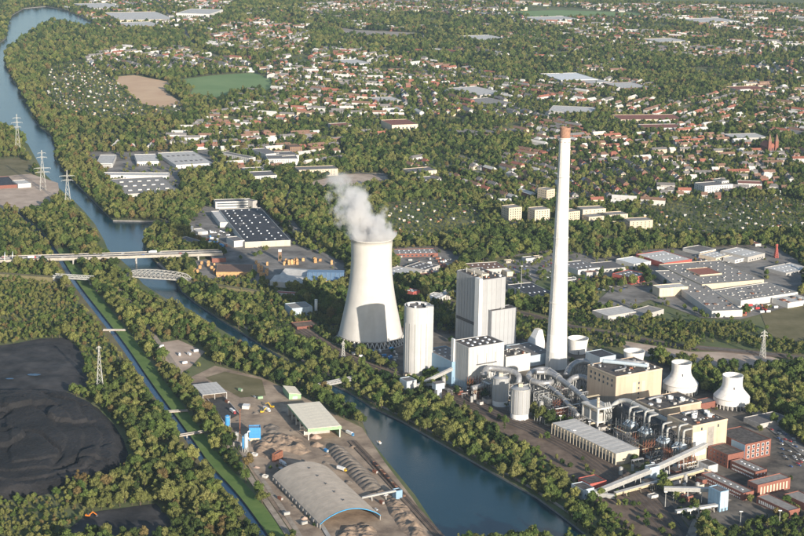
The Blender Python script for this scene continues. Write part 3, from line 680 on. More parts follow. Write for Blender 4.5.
c0 = G(597, 432); o = T('frame_building', 'beige concrete frame tower with open bays behind the long shed', 'plant block', c0, ANG)
for x in (0,9,18):
    for y in (0,13,26):
        k = MB(); k.box(x-1,y-1,0,x+1,y+1,26).obj('column', 'pale_concrete', o)
for zz in (10,25):
    k = MB(); k.box(-1.6,-1.6,zz+.02,19.6,27.6,zz+1.6).obj('floor_slab', 'pale_concrete', o)
k = MB(); k.box(2,14,0,17,26,24.8).obj('wall', 'cream_wall', o); k = MB(); k.box(0,-1.2,11.7,6,26,21).obj('cladding', 'concrete', o)
for i in range(5): k = MB(); k.cyl(0,0,1.4,0,4+i%2*2,12).obj('tank', 'cream_wall', o, (3+i*3.2,4+i*4,26.7))
for i in range(3): k = MB(); k.tube(smooth_path([(10+i*3,2,8),(10+i*3,-3,14),(10+i*3,-3,22),(12+i*3,4,30)]), 1.0, 10).obj('pipe', 'galv', o, smooth=True)
occupy([c0, c0+Vector((16,11,0)), c0+Vector((2,34,0)), c0+Vector((-16,22,0))], 3)
# dark boiler front behind filters
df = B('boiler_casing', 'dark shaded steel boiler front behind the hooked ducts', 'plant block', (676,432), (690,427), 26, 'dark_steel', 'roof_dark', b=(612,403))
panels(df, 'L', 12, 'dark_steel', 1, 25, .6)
# long shed with colonnade
ls = B('long_shed', 'long low cream shed with open colonnade facing the railway', 'shed', (616,454), (635,447), 13, 'cream_wall', 'roof_fibre', b=(559,421.7), parapet=.25)
nb = 20; me = boxmesh('opening', (.12, ls.wy/nb*.58, 7.0), 'dark_steel'); mp = boxmesh('pilaster', (.7, 1.0, 12.2), 'cream_wall')
for i in range(nb):
    link('opening', me, ls.root, (-.05, ls.wy*(i+.5)/nb, .3)); link('pilaster', mp, ls.root, (-.33, ls.wy*(i+1.0)/nb-.5, 0))
rp = boxmesh('roof_sheet', (ls.wx*.98, ls.wy/12-.4, .3), 'roof_pale')
for i in range(12): link('roof_sheet', rp, ls.root, (ls.wx/2, ls.wy*(i+.5)/12, ls.h-.1))
# offices in brick
ob = B('office_building', 'brick office block with white framed window grid and light blue end wall', 'office', (745.5,444.5), (768.6,437.8), 19, 'brick_wall', 'roof_felt', b=(722,430))
windows(ob, 'R', 3, 5, 3.4, 3.6, 3, 5, 'white_paint', 'window_frame', .04); me = boxmesh('pane', (2.7,.1,2.9), 'glass')
for i in range(3):
    for j in range(5): link('pane', me, ob.root, (ob.wx*(.04+.92*(j+.5)/5), -.16, 3.35+i*5))
k = MB(); k.box(-.25,.2,0,-.02,ob.wy*.45,18.2).obj('blue_wall', 'sky_blue_sheet', ob.root)
ob2 = B('office_annex', 'brick annex block between blue wall and tan station', 'office', (728,455), (741,450), 15, 'brick_wall', 'roof_felt', b=(716,444.5)); windows(ob2,'L',3,5,1.6,1.8,3,4)
b_ = B('workshop', 'long two storey brick wing with white window rows', 'office', (755.6,471.8), (768.2,469.6), 10, 'brick_wall', 'roof_fibre', b=(729.5,460.8), group='brick office wings'); windows(b_,'L',2,14,1.5,1.6,1.5,4,'white_paint'); windows(b_,'R',2,3,1.5,1.6,1.5,4,'white_paint')
skylights(b_, 1, 5, 1.5, 2.5)
b_ = B('workshop', 'longest low brick wing beside blue transfer tower', 'office', (743.5,493.3), (754,490.8), 8.5, 'brick_wall', 'roof_fibre', b=(703.5,473), group='brick office wings'); windows(b_,'L',2,20,1.4,1.5,1.2,3.6,'white_paint'); skylights(b_, 1, 6, 1.5, 2.5)
b_ = B('workshop', 'square brick hall with tall pale window strips', 'office', (758,485.2), (789.5,477), 12.5, 'brick_wall', 'roof_fibre', b=(748,480.4), group='brick office wings'); windows(b_,'R',1,9,1.8,7.5,2,0,'cream_plaster','window_strip'); windows(b_,'L',2,3,1.5,2,2,4)
b_ = B('workshop', 'low white banded office wing at the courtyard', 'office', (788.5,511), (800,508), 8, 'brick_wall', 'roof_fibre', b=(753.5,497), group='brick office wings'); windows(b_,'L',1,14,1.5,3.5,2,0,'white_paint')
b_ = B('workshop', 'flat roofed office wing closing the courtyard', 'office', (808,505), (822,501), 8, 'brick_wall', 'roof_fibre', b=(784,494), group='brick office wings')
b_ = B('switch_house', 'row of pale transformer bays beside the striped tan block', 'plant block', (709,466), (717,463.5), 9, 'white_sheet', 'roof_felt', b=(697,461)); panels(b_,'L',4,'white_paint',.5,8.4,.8)
tt = B('transfer_tower', 'light blue coal transfer tower on white legs beside brick wing', 'tower', (720.7,492), (728.6,490), 21, 'sky_blue_sheet', 'roof_grey', b=(707,486.8))
panels(tt, 'R', 2, 'pale_blue_sheet', 4, 20.4, .3); panels(tt, 'L', 4, 'sky_blue_sheet', 9, 20.4, .3)
me = boxmesh('opening', (.12, 6, 7), 'dark_steel'); link('opening', me, tt.root, (-.06, tt.wy*.35, .2))
me = boxmesh('opening', (1.6, .12, 3.2), 'dark_steel'); link('opening', me, tt.root, (tt.wx*.3, -.06, .2)); link('opening', me, tt.root, (tt.wx*.7, -.06, .2))
ph = B('pump_house', 'pale blue pump house with dark roof on the canal side', 'building', (583.2,490), (594.8,487.8), 11, 'pale_blue_sheet', 'roof_felt', b=(571.8,483.6)); windows(ph,'R',1,3,1.2,2,4,0); windows(ph,'L',1,4,1.2,2,4,0)
b_ = B('brick_hut', 'small red brick hut behind the pale blue pump house', 'building', (590,484), (602,478), 8, 'red_wall', 'roof_felt', b=(582,477))
tb = B('transfer_tower', 'pale blue transfer box where the inclined conveyors meet', 'tower', (650,477-9), (660,466), 17, 'pale_blue_sheet', 'roof_grey', b=(645,465.5)); panels(tb,'R',3,'pale_blue_sheet',.4,16.4,.3)
conveyor('long inclined conveyor from pale blue pump house to the transfer box', G(593,494,5), G(650,471,13), 5, 4)
conveyor('upper inclined conveyor from transfer box into the striped tan block', G(657,468,14), G(706,445,24), 5, 4)
conveyor('low conveyor from the pump house to the yard', G(592,494,4), G(615,497,3), 4, 3.4, nleg=1)
conveyor('pale yellow trestle conveyor running to the office wings', G(615,494,4), G(703,470,9), 4, 2.4, m='pale_yellow', nleg=6)
conveyor('horizontal conveyor gallery entering the blue transfer tower', G(664,489,11), G(712,490,13), 4.4, 3.4, nleg=3)
conveyor('low white trestle conveyor in front of the blue transfer tower', G(676,512,5), G(718,505,6), 4, 2, m='pale_concrete', nleg=5)
for (px, py, w, d, h, wl_, lab) in ((676,498,12,7,5,'cream_plaster','small cream hut beneath the conveyor gallery'),(686,503,9,8,6,'brick_wall','small brick hut under the conveyor gallery'),(668,487,16,6,4,'grey_plaster','low grey shed under the trestle conveyor'),(640,482,14,7,4.5,'grey_plaster','grey hut below the transfer box'),(651,500,9,6,4,'white_wall','white hut on the dark works road')):
    B('works_hut', lab, 'hut', (px,py), None, h, wl_, 'roof_grey', wx=w, wy=d, a_ground=True)
# yellow gas pipes by striped block
duct('gas_pipe', 'looping yellow gas pipes at foot of the striped tan block', [G(690,478,3), G(697,472,4), G(703,468,8), G(709,471,4), G(716,468,3)], .7, 'pale_yellow', 'pipe', None, legs=False)
# --- old cooling towers
def old_tower(px, py, lab, s=1.0):
    s *= 1.08
    c0 = G(px, py); c0.z = 0; o = T('small_cooling_tower', lab, 'cooling tower', c0, 0, 'old bell shaped cooling towers'); r = 19*s
    P = [(r,5),(r,11),(r*.985,12),(r*.80,16.5),(r*.66,20),(r*.575,24),(r*.545,28),(r*.55,33),(r*.575,38)]
    P = [(a, 11*s+(z*s-11*s)*.86 if z > 11 else z*s) for a, z in P]
    k = MB(); k.lathe(P+[(P[-1][0]-.7, P[-1][1])]+[(a-.7, z) for a, z in P[::-1]], 56).obj('shell', 'old_tower_white', o, smooth=False)
    k = MB(); k.lathe([(r+.25,10.6*s),(r+.25,11.2*s),(r-.2,11.25*s)], 56).obj('ledge', 'concrete', o)
    me = boxmesh('tower_post', (.8,.8,5*s), 'pale_concrete')
    for i in range(26): a = i*2*PI/26; link('post', me, o, ((r-.6)*math.cos(a),(r-.6)*math.sin(a),0), a)
    k = MB(); k.cyl(0,0,r*.8,.1,4.6*s,28).obj('fill_pack', 'dark_concrete', o)
    k = MB(); k.box(-.6,-r*.6,17*s,.6,-r*.54,24*s).obj('hatch', 'dark_steel', o)
    occupy([(c0.x+r*math.cos(t), c0.y+r*math.sin(t)) for t in np.linspace(0,2*PI,14,endpoint=False)], 3)
old_tower(680, 392.5, 'white bell shaped cooling tower directly behind the tan blocks'); old_tower(731, 406, 'white bell shaped cooling tower beside the works road, its post ring visible')
def drum(px, py, lab):
    c0 = G(px, py); c0.z = 0; o = T('cooling_drum', lab, 'cooling drum', c0, 0, 'squat white cooling drums'); P = [(11.2,0),(11.4,6),(12.2,13),(13.2,19)]
    k = MB(); k.lathe(P+[(12.5,19)]+[(a2-.7, z) for a2, z in P[::-1]], 44).obj('shell', 'old_tower_white', o); k = MB(); k.lathe([(13.4,18.2),(13.4,18.9),(13.1,18.9)], 44).obj('rim', 'pale_concrete', o)
    k = MB(); k.cyl(0,0,11.4,9,9.6,30).obj('fill_deck', 'tan_wall', o); k = MB(); k.box(-.5,-12.6,1,.5,-11,5).obj('hatch', 'dark_steel', o); occupy([(c0.x+14*math.cos(t), c0.y+14*math.sin(t)) for t in np.linspace(0,2*PI,12,endpoint=False)], 2)
drum(577.5, 352.5, 'squat white open drum right of the tall chimney foot'); drum(633.5, 365.5, 'squat white open drum behind the tan boiler house roof')
b_ = B('workshop', 'pale blue and white block between the small cooling towers and chimney', 'building', (600,357.5), (614,354), 17, 'pale_blue_sheet', 'roof_dark', b=(589,351))
for (a,c_,b0,z,w,r_,lab) in (((700,404),(716,399),(694,400),8,'brick_wall','roof_grey','narrow red brick shed between the two bell towers'),((760,424),(790,418),(750,416),6,'concrete','roof_grey','low grey store behind the brick offices')):
    B('store', lab, 'shed', a, c_, z, w, r_, b=b0)

def heightfield(name, lab, poly, step, hf, m, cat='heap'):
    P = gp(poly); pts = np.array([(p.x,p.y) for p in P]); lo = pts.min(0); hi = pts.max(0)
    xs = np.arange(lo[0], hi[0]+step, step); ys = np.arange(lo[1], hi[1]+step, step); X, Y = np.meshgrid(xs, ys); q = np.c_[X.ravel(), Y.ravel()]
    ins = inside(q, pts); dist = np.full(len(q), 1e9)
    for a, b2 in zip(pts, np.roll(pts,-1,0)):
        ab = b2-a; t = np.clip(((q-a)@ab)/(ab@ab), 0, 1); dist = np.minimum(dist, np.linalg.norm(q-(a+t[:,None]*ab), axis=1))
    z = np.array([hf(x, y, d) if i else -0.3 for (x, y), d, i in zip(q, dist, ins)])
    nx = len(xs); cx, cy = pts.mean(0); f = []
    I = ins.reshape(X.shape)
    for j in range(len(ys)-1):
        for i in range(nx-1):
            if I[j,i] or I[j,i+1] or I[j+1,i] or I[j+1,i+1]: f.append((j*nx+i, j*nx+i+1, (j+1)*nx+i+1, (j+1)*nx+i))
    k = MB(); k.add([(x-cx, y-cy, zz) for (x, y), zz in zip(q, z)], f); o = link(name, k.mesh(name, m, m != 'coal'), None, (cx,cy,0)); occupy(P, 4)
    return tag(o, lab, cat)
def fbm(x, y, s, o=4, sd=0.0): return mnoise.fractal(Vector((x*s+sd, y*s-sd, sd)), 0.9, 2.1, o)
# ================================================================== MATERIAL YARD BY THE CANAL
def frame_from(a, c, b, z):
    A = G(*a, z); C_ = G(*c, z); Bk = G(*b, z); ex = (C_-A); W = ex.length; ex.normalize(); ey = Vector((-ex.y, ex.x, 0)); D = (Bk-A).dot(ey)
    return A, ex, ey, W, D, math.atan2(ex.y, ex.x)
# arched hall
A, ex, ey, W, D, an_ = frame_from((320,524.5), (380.5,515.5), (284,474.5), 5)
o = T('arched_hall', 'grey barrel roofed storage hall with blue edged open gable', 'hall', (A.x,A.y,0), an_)
def arc(t, rise=11.0): return (W*t, 5+rise*math.sin(PI*t)**.8)
N = 26
NP = 13                                      # roof sheets across the length, each its own piece
for s in range(NP):
    y0 = D*s/NP; y1 = D*(s+1)/NP-.18; v = []; f = []
    for i in range(N+1):
        x, z = arc(i/N); v += [(x,y0,z),(x,y1,z),(x,y0,z-.4),(x,y1,z-.4)]
    for i in range(N):
        q = 4*i; f += [(q,q+4,q+5,q+1),(q+2,q+3,q+7,q+6),(q,q+2,q+6,q+4),(q+1,q+5,q+7,q+3)]
    k = MB(); k.add(v, f).obj('roof_sheet', 'roof_fibre_light', o)
v = []; f = []
for i in range(N+1):
    x, z = arc(i/N); v += [(x,-.5,z+.25),(x,-.5,z-.4),(x,-.02,z+.25),(x,-.02,z-.4)]
for i in range(N): q = 4*i; f += [(q+1,q+5,q+4,q),(q,q+4,q+6,q+2),(q+3,q+7,q+5,q+1)]
k = MB(); k.add(v, f).obj('blue_edge', 'blue_fascia', o)
k = MB(); k.box(0,0,0,.5,D,4.9).obj('side_wall', 'concrete', o); k = MB(); k.box(W-.5,0,0,W,D,4.9).obj('side_wall', 'concrete', o)
v = [(x,D-.3,z-.4) for x, z in [arc(i/N) for i in range(N+1)]]; k = MB(); k.add(v+[(W,D-.3,0),(0,D-.3,0)], [tuple(range(N+3))]).obj('back_gable', 'concrete', o)
for i in range(5):
    x, z = arc(.52); k = MB(); k.box(-.8,-.8,0,.8,.8,1.3).obj('ridge_vent', 'dark_steel', o, (x,D*(.16+.17*i),z-.1))
for i in range(14):
    k = MB(); k.box(-1.4,-.25,0,-.02,.25,4.6).obj('buttress', 'dark_concrete', o, (0,D*(i+.5)/14,0))
occupy([A, A+ex*W, A+ex*W+ey*D, A+ey*D], 5); AH = (A, ex, ey, W, D)
# open flat hall
A, ex, ey, W, D, an_ = frame_from((308.5,429), (340.6,426), (281,405), 13)
o = T('open_hall', 'open sided storage hall with cream roof and green fascia', 'hall', (A.x,A.y,0), an_)
rp = boxmesh('hall_roof_sheet', (W+1.2, D/9-.12, .4), 'roof_cream')
for i in range(9): link('roof_sheet', rp, o, (W/2, D*(i+.5)/9, 12.8))
k = MB(); k.box(-.9,-.7,9.6,W+.9,-.2,12.75).obj('fascia', 'green_fascia', o); k = MB(); k.box(-.9,-.18,11.0,-.4,D+.3,12.75).obj('fascia', 'green_fascia', o)
k = MB(); k.box(W-.3,.2,0,W,D,12.6).obj('side_wall', 'green_fascia', o); k = MB(); k.box(0,D-.3,0,W-.32,D,12.6).obj('back_wall', 'grey_plaster', o)
for i in range(6): k = MB(); k.box(-.5,-.5,0,.5,.5,12.6).obj('post', 'pale_concrete', o, (0.1,.3+(D-.9)*i/5,0))
k = MB(); k.box(-.5,-.5,0,.5,.5,12.6).obj('post', 'pale_concrete', o, (W-.9,.3,0))
for i in range(1,5): k = MB(); k.box(0.7,-.2,0,W*.8,.2,4).obj('bay_wall', 'concrete', o, (0,D*i/5,0))
occupy([A, A+ex*W, A+ex*W+ey*D, A+ey*D], 3)
# green hut
A, ex, ey, W, D, an_ = frame_from((289,400), (301,399), (283,392.5), 0)
o = T('green_hut', 'light green hut with cream mono pitch roof behind the open hall', 'hut', A, an_)
k = MB(); k.add([(0,0,0),(W,0,0),(W,D,0),(0,D,0),(0,0,8),(W,0,5.5),(W,D,5.5),(0,D,8)], [(0,1,5,4),(1,2,6,5),(2,3,7,6),(3,0,4,7)]).obj('wall', 'green_fascia', o)
k = MB(); k.add([(-.4,-.4,8.1),(W+.4,-.4,5.6),(W+.4,D+.4,5.6),(-.4,D+.4,8.1),(-.4,-.4,8.4),(W+.4,-.4,5.9),(W+.4,D+.4,5.9),(-.4,D+.4,8.4)], [(4,5,6,7),(0,1,5,4),(1,2,6,5),(2,3,7,6),(3,0,4,7),(3,2,1,0)]).obj('roof', 'roof_cream', o)
k = MB(); k.box(W*.3,-.12,0,W*.7,-.02,3.6).obj('door', 'pale_concrete', o); occupy([A, A+ex*W, A+ex*W+ey*D, A+ey*D], 3)
# canopy shed
A, ex, ey, W, D, an_ = frame_from((202.5,395), (227,392.3), (195,384.3), 8)
o = T('canopy_shed', 'grey flat canopy shed open towards a sunken loading bay', 'shed', (A.x,A.y,0), an_)
rp = boxmesh('canopy_sheet', (W/6-.1, D+.6, .5), 'roof_pale')
for i in range(6): link('roof_sheet', rp, o, (W*(i+.5)/6, D/2, 7.5))
for x in (.4, W*.5, W-.4):
    for y in (.4, D-.4): k = MB(); k.box(-.4,-.4,0,.4,.4,7.5).obj('post', 'concrete', o, (x,y,0))
k = MB(); k.box(0,D-.2,0,W,D,7.4).obj('back_wall', 'grey_plaster', o); k = MB(); k.box(0,.9,0,.25,D-.25,7.4).obj('side_wall', 'grey_plaster', o); occupy([A, A+ex*W, A+ex*W+ey*D, A+ey*D], 3)
for dx in (-1, 1):                                           # bay walls
    P, Q = (G(207,400), G(224,424)) if dx < 0 else (G(224,398), G(240,416))
    k = MB(); d = (Q-P); k.bar((0,0,1.2), (d.x,d.y,1.2), .8, 2.4); tag(k.obj('bay_wall', 'concrete', None, P), 'low concrete wall of loading bay, %s' % ('river side' if dx < 0 else 'yard side'), 'wall', 'loading bay walls')
sheet('loading_bay', [(207,400),(223,398),(238,416),(224,424)], 'asphalt', 'dark floor of the loading bay')
# batching plant
def cylsilo(name, lab, px, py, r, h, m, legs=5.0, group=None, cat='silo', cone=True):
    c0 = G(px, py); o = T(name, lab, cat, c0, 0, group)
    k = MB(); k.lathe([(.3,legs-.5),(r,legs+r*1.2),(r,h),(r*.2,h+1.2)], 18, cap1=True).obj('shell', m, o)
    for i in range(4): a = PI/4+i*PI/2; k = MB(); k.bar((r*.85*math.cos(a),r*.85*math.sin(a),0),(r*.85*math.cos(a),r*.85*math.sin(a),legs+r*1.3),.4).obj('leg', 'galv', o)
    k = MB(); k.lathe([(r+.15,h-.6),(r+.15,h-.1),(r,h-.1)], 18).obj('rim', 'galv', o)
    k = MB(); k.bar((r+.3,0,1),(r+.3,0,h+1),.35).obj('ladder', 'galv', o); occupy([c0+Vector((a*r,b2*r,0)) for a, b2 in ((-1,-1),(1,-1),(1,1),(-1,1))], 2); return o
bp = B('batching_plant', 'bright blue concrete batching plant box with white ducts', 'plant', (249,428), (260.5,426.5), 15, 'blue_paint', 'roof_blue', wy=9, ang=R(8))
panels(bp, 'R', 6, 'blue_paint', 4, 14.5, .3)
k = MB(); k.tube(smooth_path([(1,-2,12),(-1.5,-2,12),(-2,-2,6),(0,-2,3)]), .7, 10).obj('white_duct', 'white_paint', bp.root, smooth=True)
k = MB(); k.box(1,-.6,0,11,-.02,3.6).obj('loading_door', 'cream_wall', bp.root)
cylsilo('cement_silo', 'blue cement silo standing alone by the loading bay', 227.5, 432, 2.7, 18, 'blue_paint'); cylsilo('cement_silo', 'white and blue cement silo left of batching plant', 246, 453, 2.0, 20, 'pale_blue_sheet', 4)
cylsilo('cement_silo', 'dark blue cement silo beside the striped one', 243.5, 452.5, 1.6, 17, 'blue_paint', 4)
c0 = G(240,434); o = T('mast', 'slim brown mast beside the blue batching plant', 'mast', c0); k = MB(); k.lathe([(.7,0),(.5,27)], 10, cap1=True).obj('pole', 'rust_steel', o); k = MB(); k.cyl(0,0,.9,26.5,27.5,10).obj('cap', 'rust_steel', o)
b_ = B('white_tent', 'small white roofed store in the middle of the yard', 'shed', (242,406), (249.5,405), 4, 'white_wall', 'white_paint', wy=9, ang=R(-5), parapet=.1)
cylsilo('mixer_hopper', 'grey mixer hopper between the blue silos', 236, 441, 2.4, 9, 'galv', 3, cat='hopper')
for (px, py, w, d, h, wl_, lab) in ((233,446,8,5,4,'grey_plaster','grey control cabin below the hopper'),(272,462,4,14,9,'rust_steel','rusty standing crusher tower beside the arched hall'),(251,456,6,4,3,'white_wall','white cabin beside the gravel track'),(262,478,5,4,3,'white_wall','white weighbridge cabin at the lane')):
    B('works_hut', lab, 'hut', (px,py), None, h, wl_, 'roof_grey', wx=w, wy=d, a_ground=True, ang=R(-30))
# heaps
def heap(name, lab, px, py, rx, ry, h, m, ang=0.0, group='gravel heaps in the yard', seed=0):
    c0 = G(px, py); k = MB(); n, rings = 22, 6; v = [(0,0,h)]; f = []
    for j in range(1, rings+1):
        t = j/rings
        for i in range(n):
            a = 2*PI*i/n; w = 1+.18*mnoise.noise(Vector((math.cos(a)*1.5+seed, math.sin(a)*1.5, seed*3.7)))
            z = h*(1-t)**.95*(1+.25*mnoise.noise(Vector((math.cos(a)*t*2, math.sin(a)*t*2, seed*1.3)))) if j < rings else 0.0
            v.append((rx*t*w*math.cos(a), ry*t*w*math.sin(a), z))
    f += [(0,1+i,1+(i+1)%n) for i in range(n)]
    for j in range(rings-1):
        for i in range(n): a = 1+j*n+i; b2 = 1+j*n+(i+1)%n; f.append((a,a+n,b2+n,b2))
    k.add(v, f); o = link(name, k.mesh(name, m, True), None, c0, ang); occupy([c0+Vector((a*rx,b2*ry,0)) for a, b2 in ((-1,-1),(1,-1),(1,1),(-1,1))], 0)
    return tag(o, lab, 'heap', group)
heap('gravel_heap', 'pink gravel heap in front of the open hall, upper one', 316,438,7,6,4.5,'gravel_pink',seed=1); heap('gravel_heap', 'pale gravel heap in front of the open hall, lower one', 317,446,8,6,4.5,'gravel_tan',seed=2)
for i, (px, py, rx, ry, h, m, an2, lab) in enumerate(((262,445,8,10,3.5,'gravel_tan',0,'low tan heap at the crusher tower'),
    )):
    heap('gravel_heap', lab, px, py, rx, ry, h, m, an2, seed=i+5)
def hf_yard(poly, lab, hmax, sc, sd, m, rib=None):
    def hfun(x, y, d):
        n_ = fbm(x, y, sc, 4, sd); v = hmax*(1-math.exp(-d/5))*(.35+.65*max(0, .5+n_*1.3))
        if rib: v = hmax*(1-math.exp(-d/6))*(.72+.28*abs(math.sin((x*rib[0]+y*rib[1])*PI/rib[2])))
        return max(.15, v+.25*fbm(x, y, .3, 3, sd))
    return tag(heightfield('gravel_mound', lab, poly, 1.1, hfun, m), lab, 'heap', 'large gravel mounds')
ridge_d = (G(378,490)-G(330,446)).normalized()
hf_yard([(326,450),(333,444),(345,449),(360,463),(376,479),(384,490),(376,494),(364,492),(350,478),(336,463)], 'long ribbed grey gravel ridge between arched hall and quay', 7.5, .05, 3.3, 'gravel_grey', (ridge_d.x, ridge_d.y, 9.0))
hf_yard([(250,445),(262,436),(285,434),(303,440),(312,452),(300,456),(285,452),(268,460),(256,456)], 'broad uneven brown gravel mounds behind the arched hall', 6.0, .06, 7.1, 'gravel_tan')
hf_yard([(384,502),(394,497),(404,503),(414,514),(424,528),(428,540),(412,542),(400,530),(390,516)], 'uneven tan gravel mounds beside the freight wagons', 6.5, .07, 11.9, 'gravel_tan')
hf_yard([(332,545),(338,531),(352,526),(368,524),(376,529),(384,545)], 'uneven tan sand mounds in the open gable', 5.0, .09, 17.7, 'gravel_tan')
hf_yard([(262,428),(272,424),(282,428),(276,434),(266,434)], 'grey gravel mound next to batching plant', 4.5, .08, 23.7, 'gravel_grey')
conveyor('yard conveyor reaching over the gravel heaps', G(362,498,3), G(396,491,9), 2.2, 1.2, nleg=2); b_ = B('loader_house', 'dark blue grey loading machine at the end of yard conveyor', 'machine', (396,500), None, 9, 'sky_blue_sheet', 'roof_dark', wx=7, wy=7, a_ground=True, ang=R(30))
# freight wagons on the quay
PQ0, PQ1 = G(373,464), G(443,541); dq = (PQ1-PQ0).normalized(); aq = math.atan2(dq.y, dq.x)
ribbon('railway_bed', [(352,442),(373,464),(443,541)], 9, 'rail_bed', 'rusty rail track on the quay', sm=0)
def wagon(m, load):
    o = T('freight_wagon', 'x', 'wagon', (0,0,0)); k = MB()
    k.box(-5.4,-1.4,1.1,5.4,1.4,1.4).box(-5.4,-1.4,1.4,5.4,-1.25,3.1).box(-5.4,1.25,1.4,5.4,1.4,3.1).box(-5.4,-1.25,1.4,-5.25,1.25,3.1).box(5.25,-1.25,1.4,5.4,1.25,3.1).obj('body', m, o)
    k = MB(); k.add([(-5.2,-1.2,2.5),(5.2,-1.2,2.5),(5.2,1.2,2.5),(-5.2,1.2,2.5),(-3.5,0,3.4),(3.5,0,3.4)], [(0,1,5,4),(1,2,5),(2,3,4,5),(3,0,4)]).obj('load', load, o)
    for x in (-3.8,3.8):
        k = MB()
        for d in (-.9,.9):
            for y in (-.75,.75): k.tube([(x+d,y-.08,.5),(x+d,y+.08,.5)], .48, 10)
        k.box(x-1.3,-.9,.45,x+1.3,.9,.7).obj('bogie', 'rubber', o)
    return o
wg = [wagon('rust_steel','roof_dark'), wagon('roof_brown','gravel_grey'), wagon('brown_wall','rust_steel')]; used = [0,0,0]
for i in range(8):
    for row in (0,):
        j = i % 3; o = copy_tree(wg[j]) if used[j] else wg[j]; used[j] = 1
        p = PQ0+dq*(8+i*12.2); o.location = (p.x,p.y,.35); o.rotation_euler = (0,0,aq)
        tag(o, ['rusty open freight wagon loaded with dark coal on the quay track','reddish brown open freight wagon loaded with grey gravel on the quay track','dark brown open freight wagon loaded with rusty scrap on the quay track'][j], group='freight wagons on the quay')
# --- machines
def excavator(m, lab, p, rz):
    o = T('excavator', lab, 'excavator', p, rz)
    for s in (-1.3,1.3): k = MB(); k.box(-2.2,s-.35,0,2.2,s+.35,1).obj('track', 'rubber', o)
    k = MB(); k.box(-2.2,-1.4,1.05,1.8,1.4,2.6).obj('body', m, o); k = MB(); k.box(.2,-1.35,2.62,1.7,-.1,3.8).obj('cab', 'glass', o)
    k = MB(); k.bar((1.5,.4,2.2),(5,.4,5.6),.7,.9).bar((5,.4,5.6),(9,.4,3.2),.5,.7).obj('boom', m, o); k = MB(); k.box(8.4,-.4,1.6,10,1.2,3.1).obj('bucket', 'dark_steel', o); return o
excavator('yellow_paint', 'yellow excavator with raised boom in front of the open hall', G(262,413), .35)
e2 = excavator('yellow_paint', 'yellow wheel loader shovelling beside the open hall wall', G(272,408), 2.6)
excavator('orange_paint', 'orange excavator standing beside the coal heap trees', G(88,517), -.3)
def car(m):
    o = T('parked_car', 'x', 'car', (0,0,0)); k = MB()
    k.prism([(-2.2,-.8),(-2.1,-.9),(2.0,-.9),(2.25,-.7),(2.25,.7),(2.0,.9),(-2.1,.9),(-2.2,.8)], .35, .95).obj('body', m, o)
    k = MB(); k.add([(-1.9,-.8,.96),(1.1,-.8,.96),(1.1,.8,.96),(-1.9,.8,.96),(-1.5,-.65,1.5),(.4,-.65,1.5),(.4,.65,1.5),(-1.5,.65,1.5)], [(0,1,5,4),(1,2,6,5),(2,3,7,6),(3,0,4,7)]).obj('window', 'glass', o)
    k = MB(); k.box(-1.5,-.65,1.51,.4,.65,1.55).obj('car_roof', m, o)
    k = MB(); k.tube([(0,-.11,0),(0,.11,0)], .33, 10); wm = k.mesh('wheel', 'rubber')
    for x in (-1.4,1.4):
        for y in (-.82,.82): link('wheel', wm, o, (x,y,.33))
    return o
CAR = {c_: None for c_ in ('white_paint','car_silver','car_black','car_blue','red_paint')}; CNAME = {'white_paint':'white','car_silver':'silver','car_black':'black','car_blue':'blue','red_paint':'red'}
def put_car(p, rz, where, group, c_=None, z=None):
    c_ = c_ or random.choice(list(CAR)); 
    if CAR[c_] is None: CAR[c_] = car(c_); o = CAR[c_]
    else: o = copy_tree(CAR[c_])
    o.location = (p.x, p.y, p.z if z is None else z); o.rotation_euler = (0,0,rz); tag(o, '%s car %s' % (CNAME[c_], where), 'car', group); return o
def truck(col, lab, p, rz, group=None, z=0.0):
    o = T('truck', lab, 'truck', (p.x,p.y,z), rz, group)
    k = MB(); k.box(4.0,-1.2,.8,6.0,1.2,3.2).obj('cab', col, o); k = MB(); k.box(5.2,-1.1,2.0,6.06,1.1,2.9).obj('windscreen', 'glass', o)
    k = MB(); k.box(-6,-1.25,1.1,3.7,1.25,3.9).obj('trailer', 'white_paint', o)
    k = MB(); k.tube([(0,-.14,0),(0,.14,0)], .5, 10); wm = k.mesh('wheel', 'rubber')
    for x in (-5,-3.8,-2.6,2.2,5):
        for y in (-1.1,1.1): link('wheel', wm, o, (x,y,.5))
    return o
truck('blue_paint', 'white truck with blue cab behind the open hall by the canal', G(350,435), -.9); truck('white_paint', 'white truck parked beside the gravel track', G(283,465), -1.0)
# boat
c0 = G(379,441); c0.z = -2.2; o = T('small_boat', 'small white motor boat on the canal with a pale wake', 'boat', c0, 2.2)
k = MB(); k.add([(-3,-1.1,0),(2,-1.1,0),(4,0,.3),(2,1.1,0),(-3,1.1,0),(-3,-1.3,1.1),(2,-1.3,1.2),(4.6,0,1.5),(2,1.3,1.2),(-3,1.3,1.1)], [(0,1,6,5),(1,2,7,6),(2,3,8,7),(3,4,9,8),(4,0,5,9),(5,6,7,8,9)]).obj('hull', 'white_paint', o)
k = MB(); k.box(-1.6,-.8,1.15,1.0,.8,2.3).obj('cabin', 'tan_wall', o)

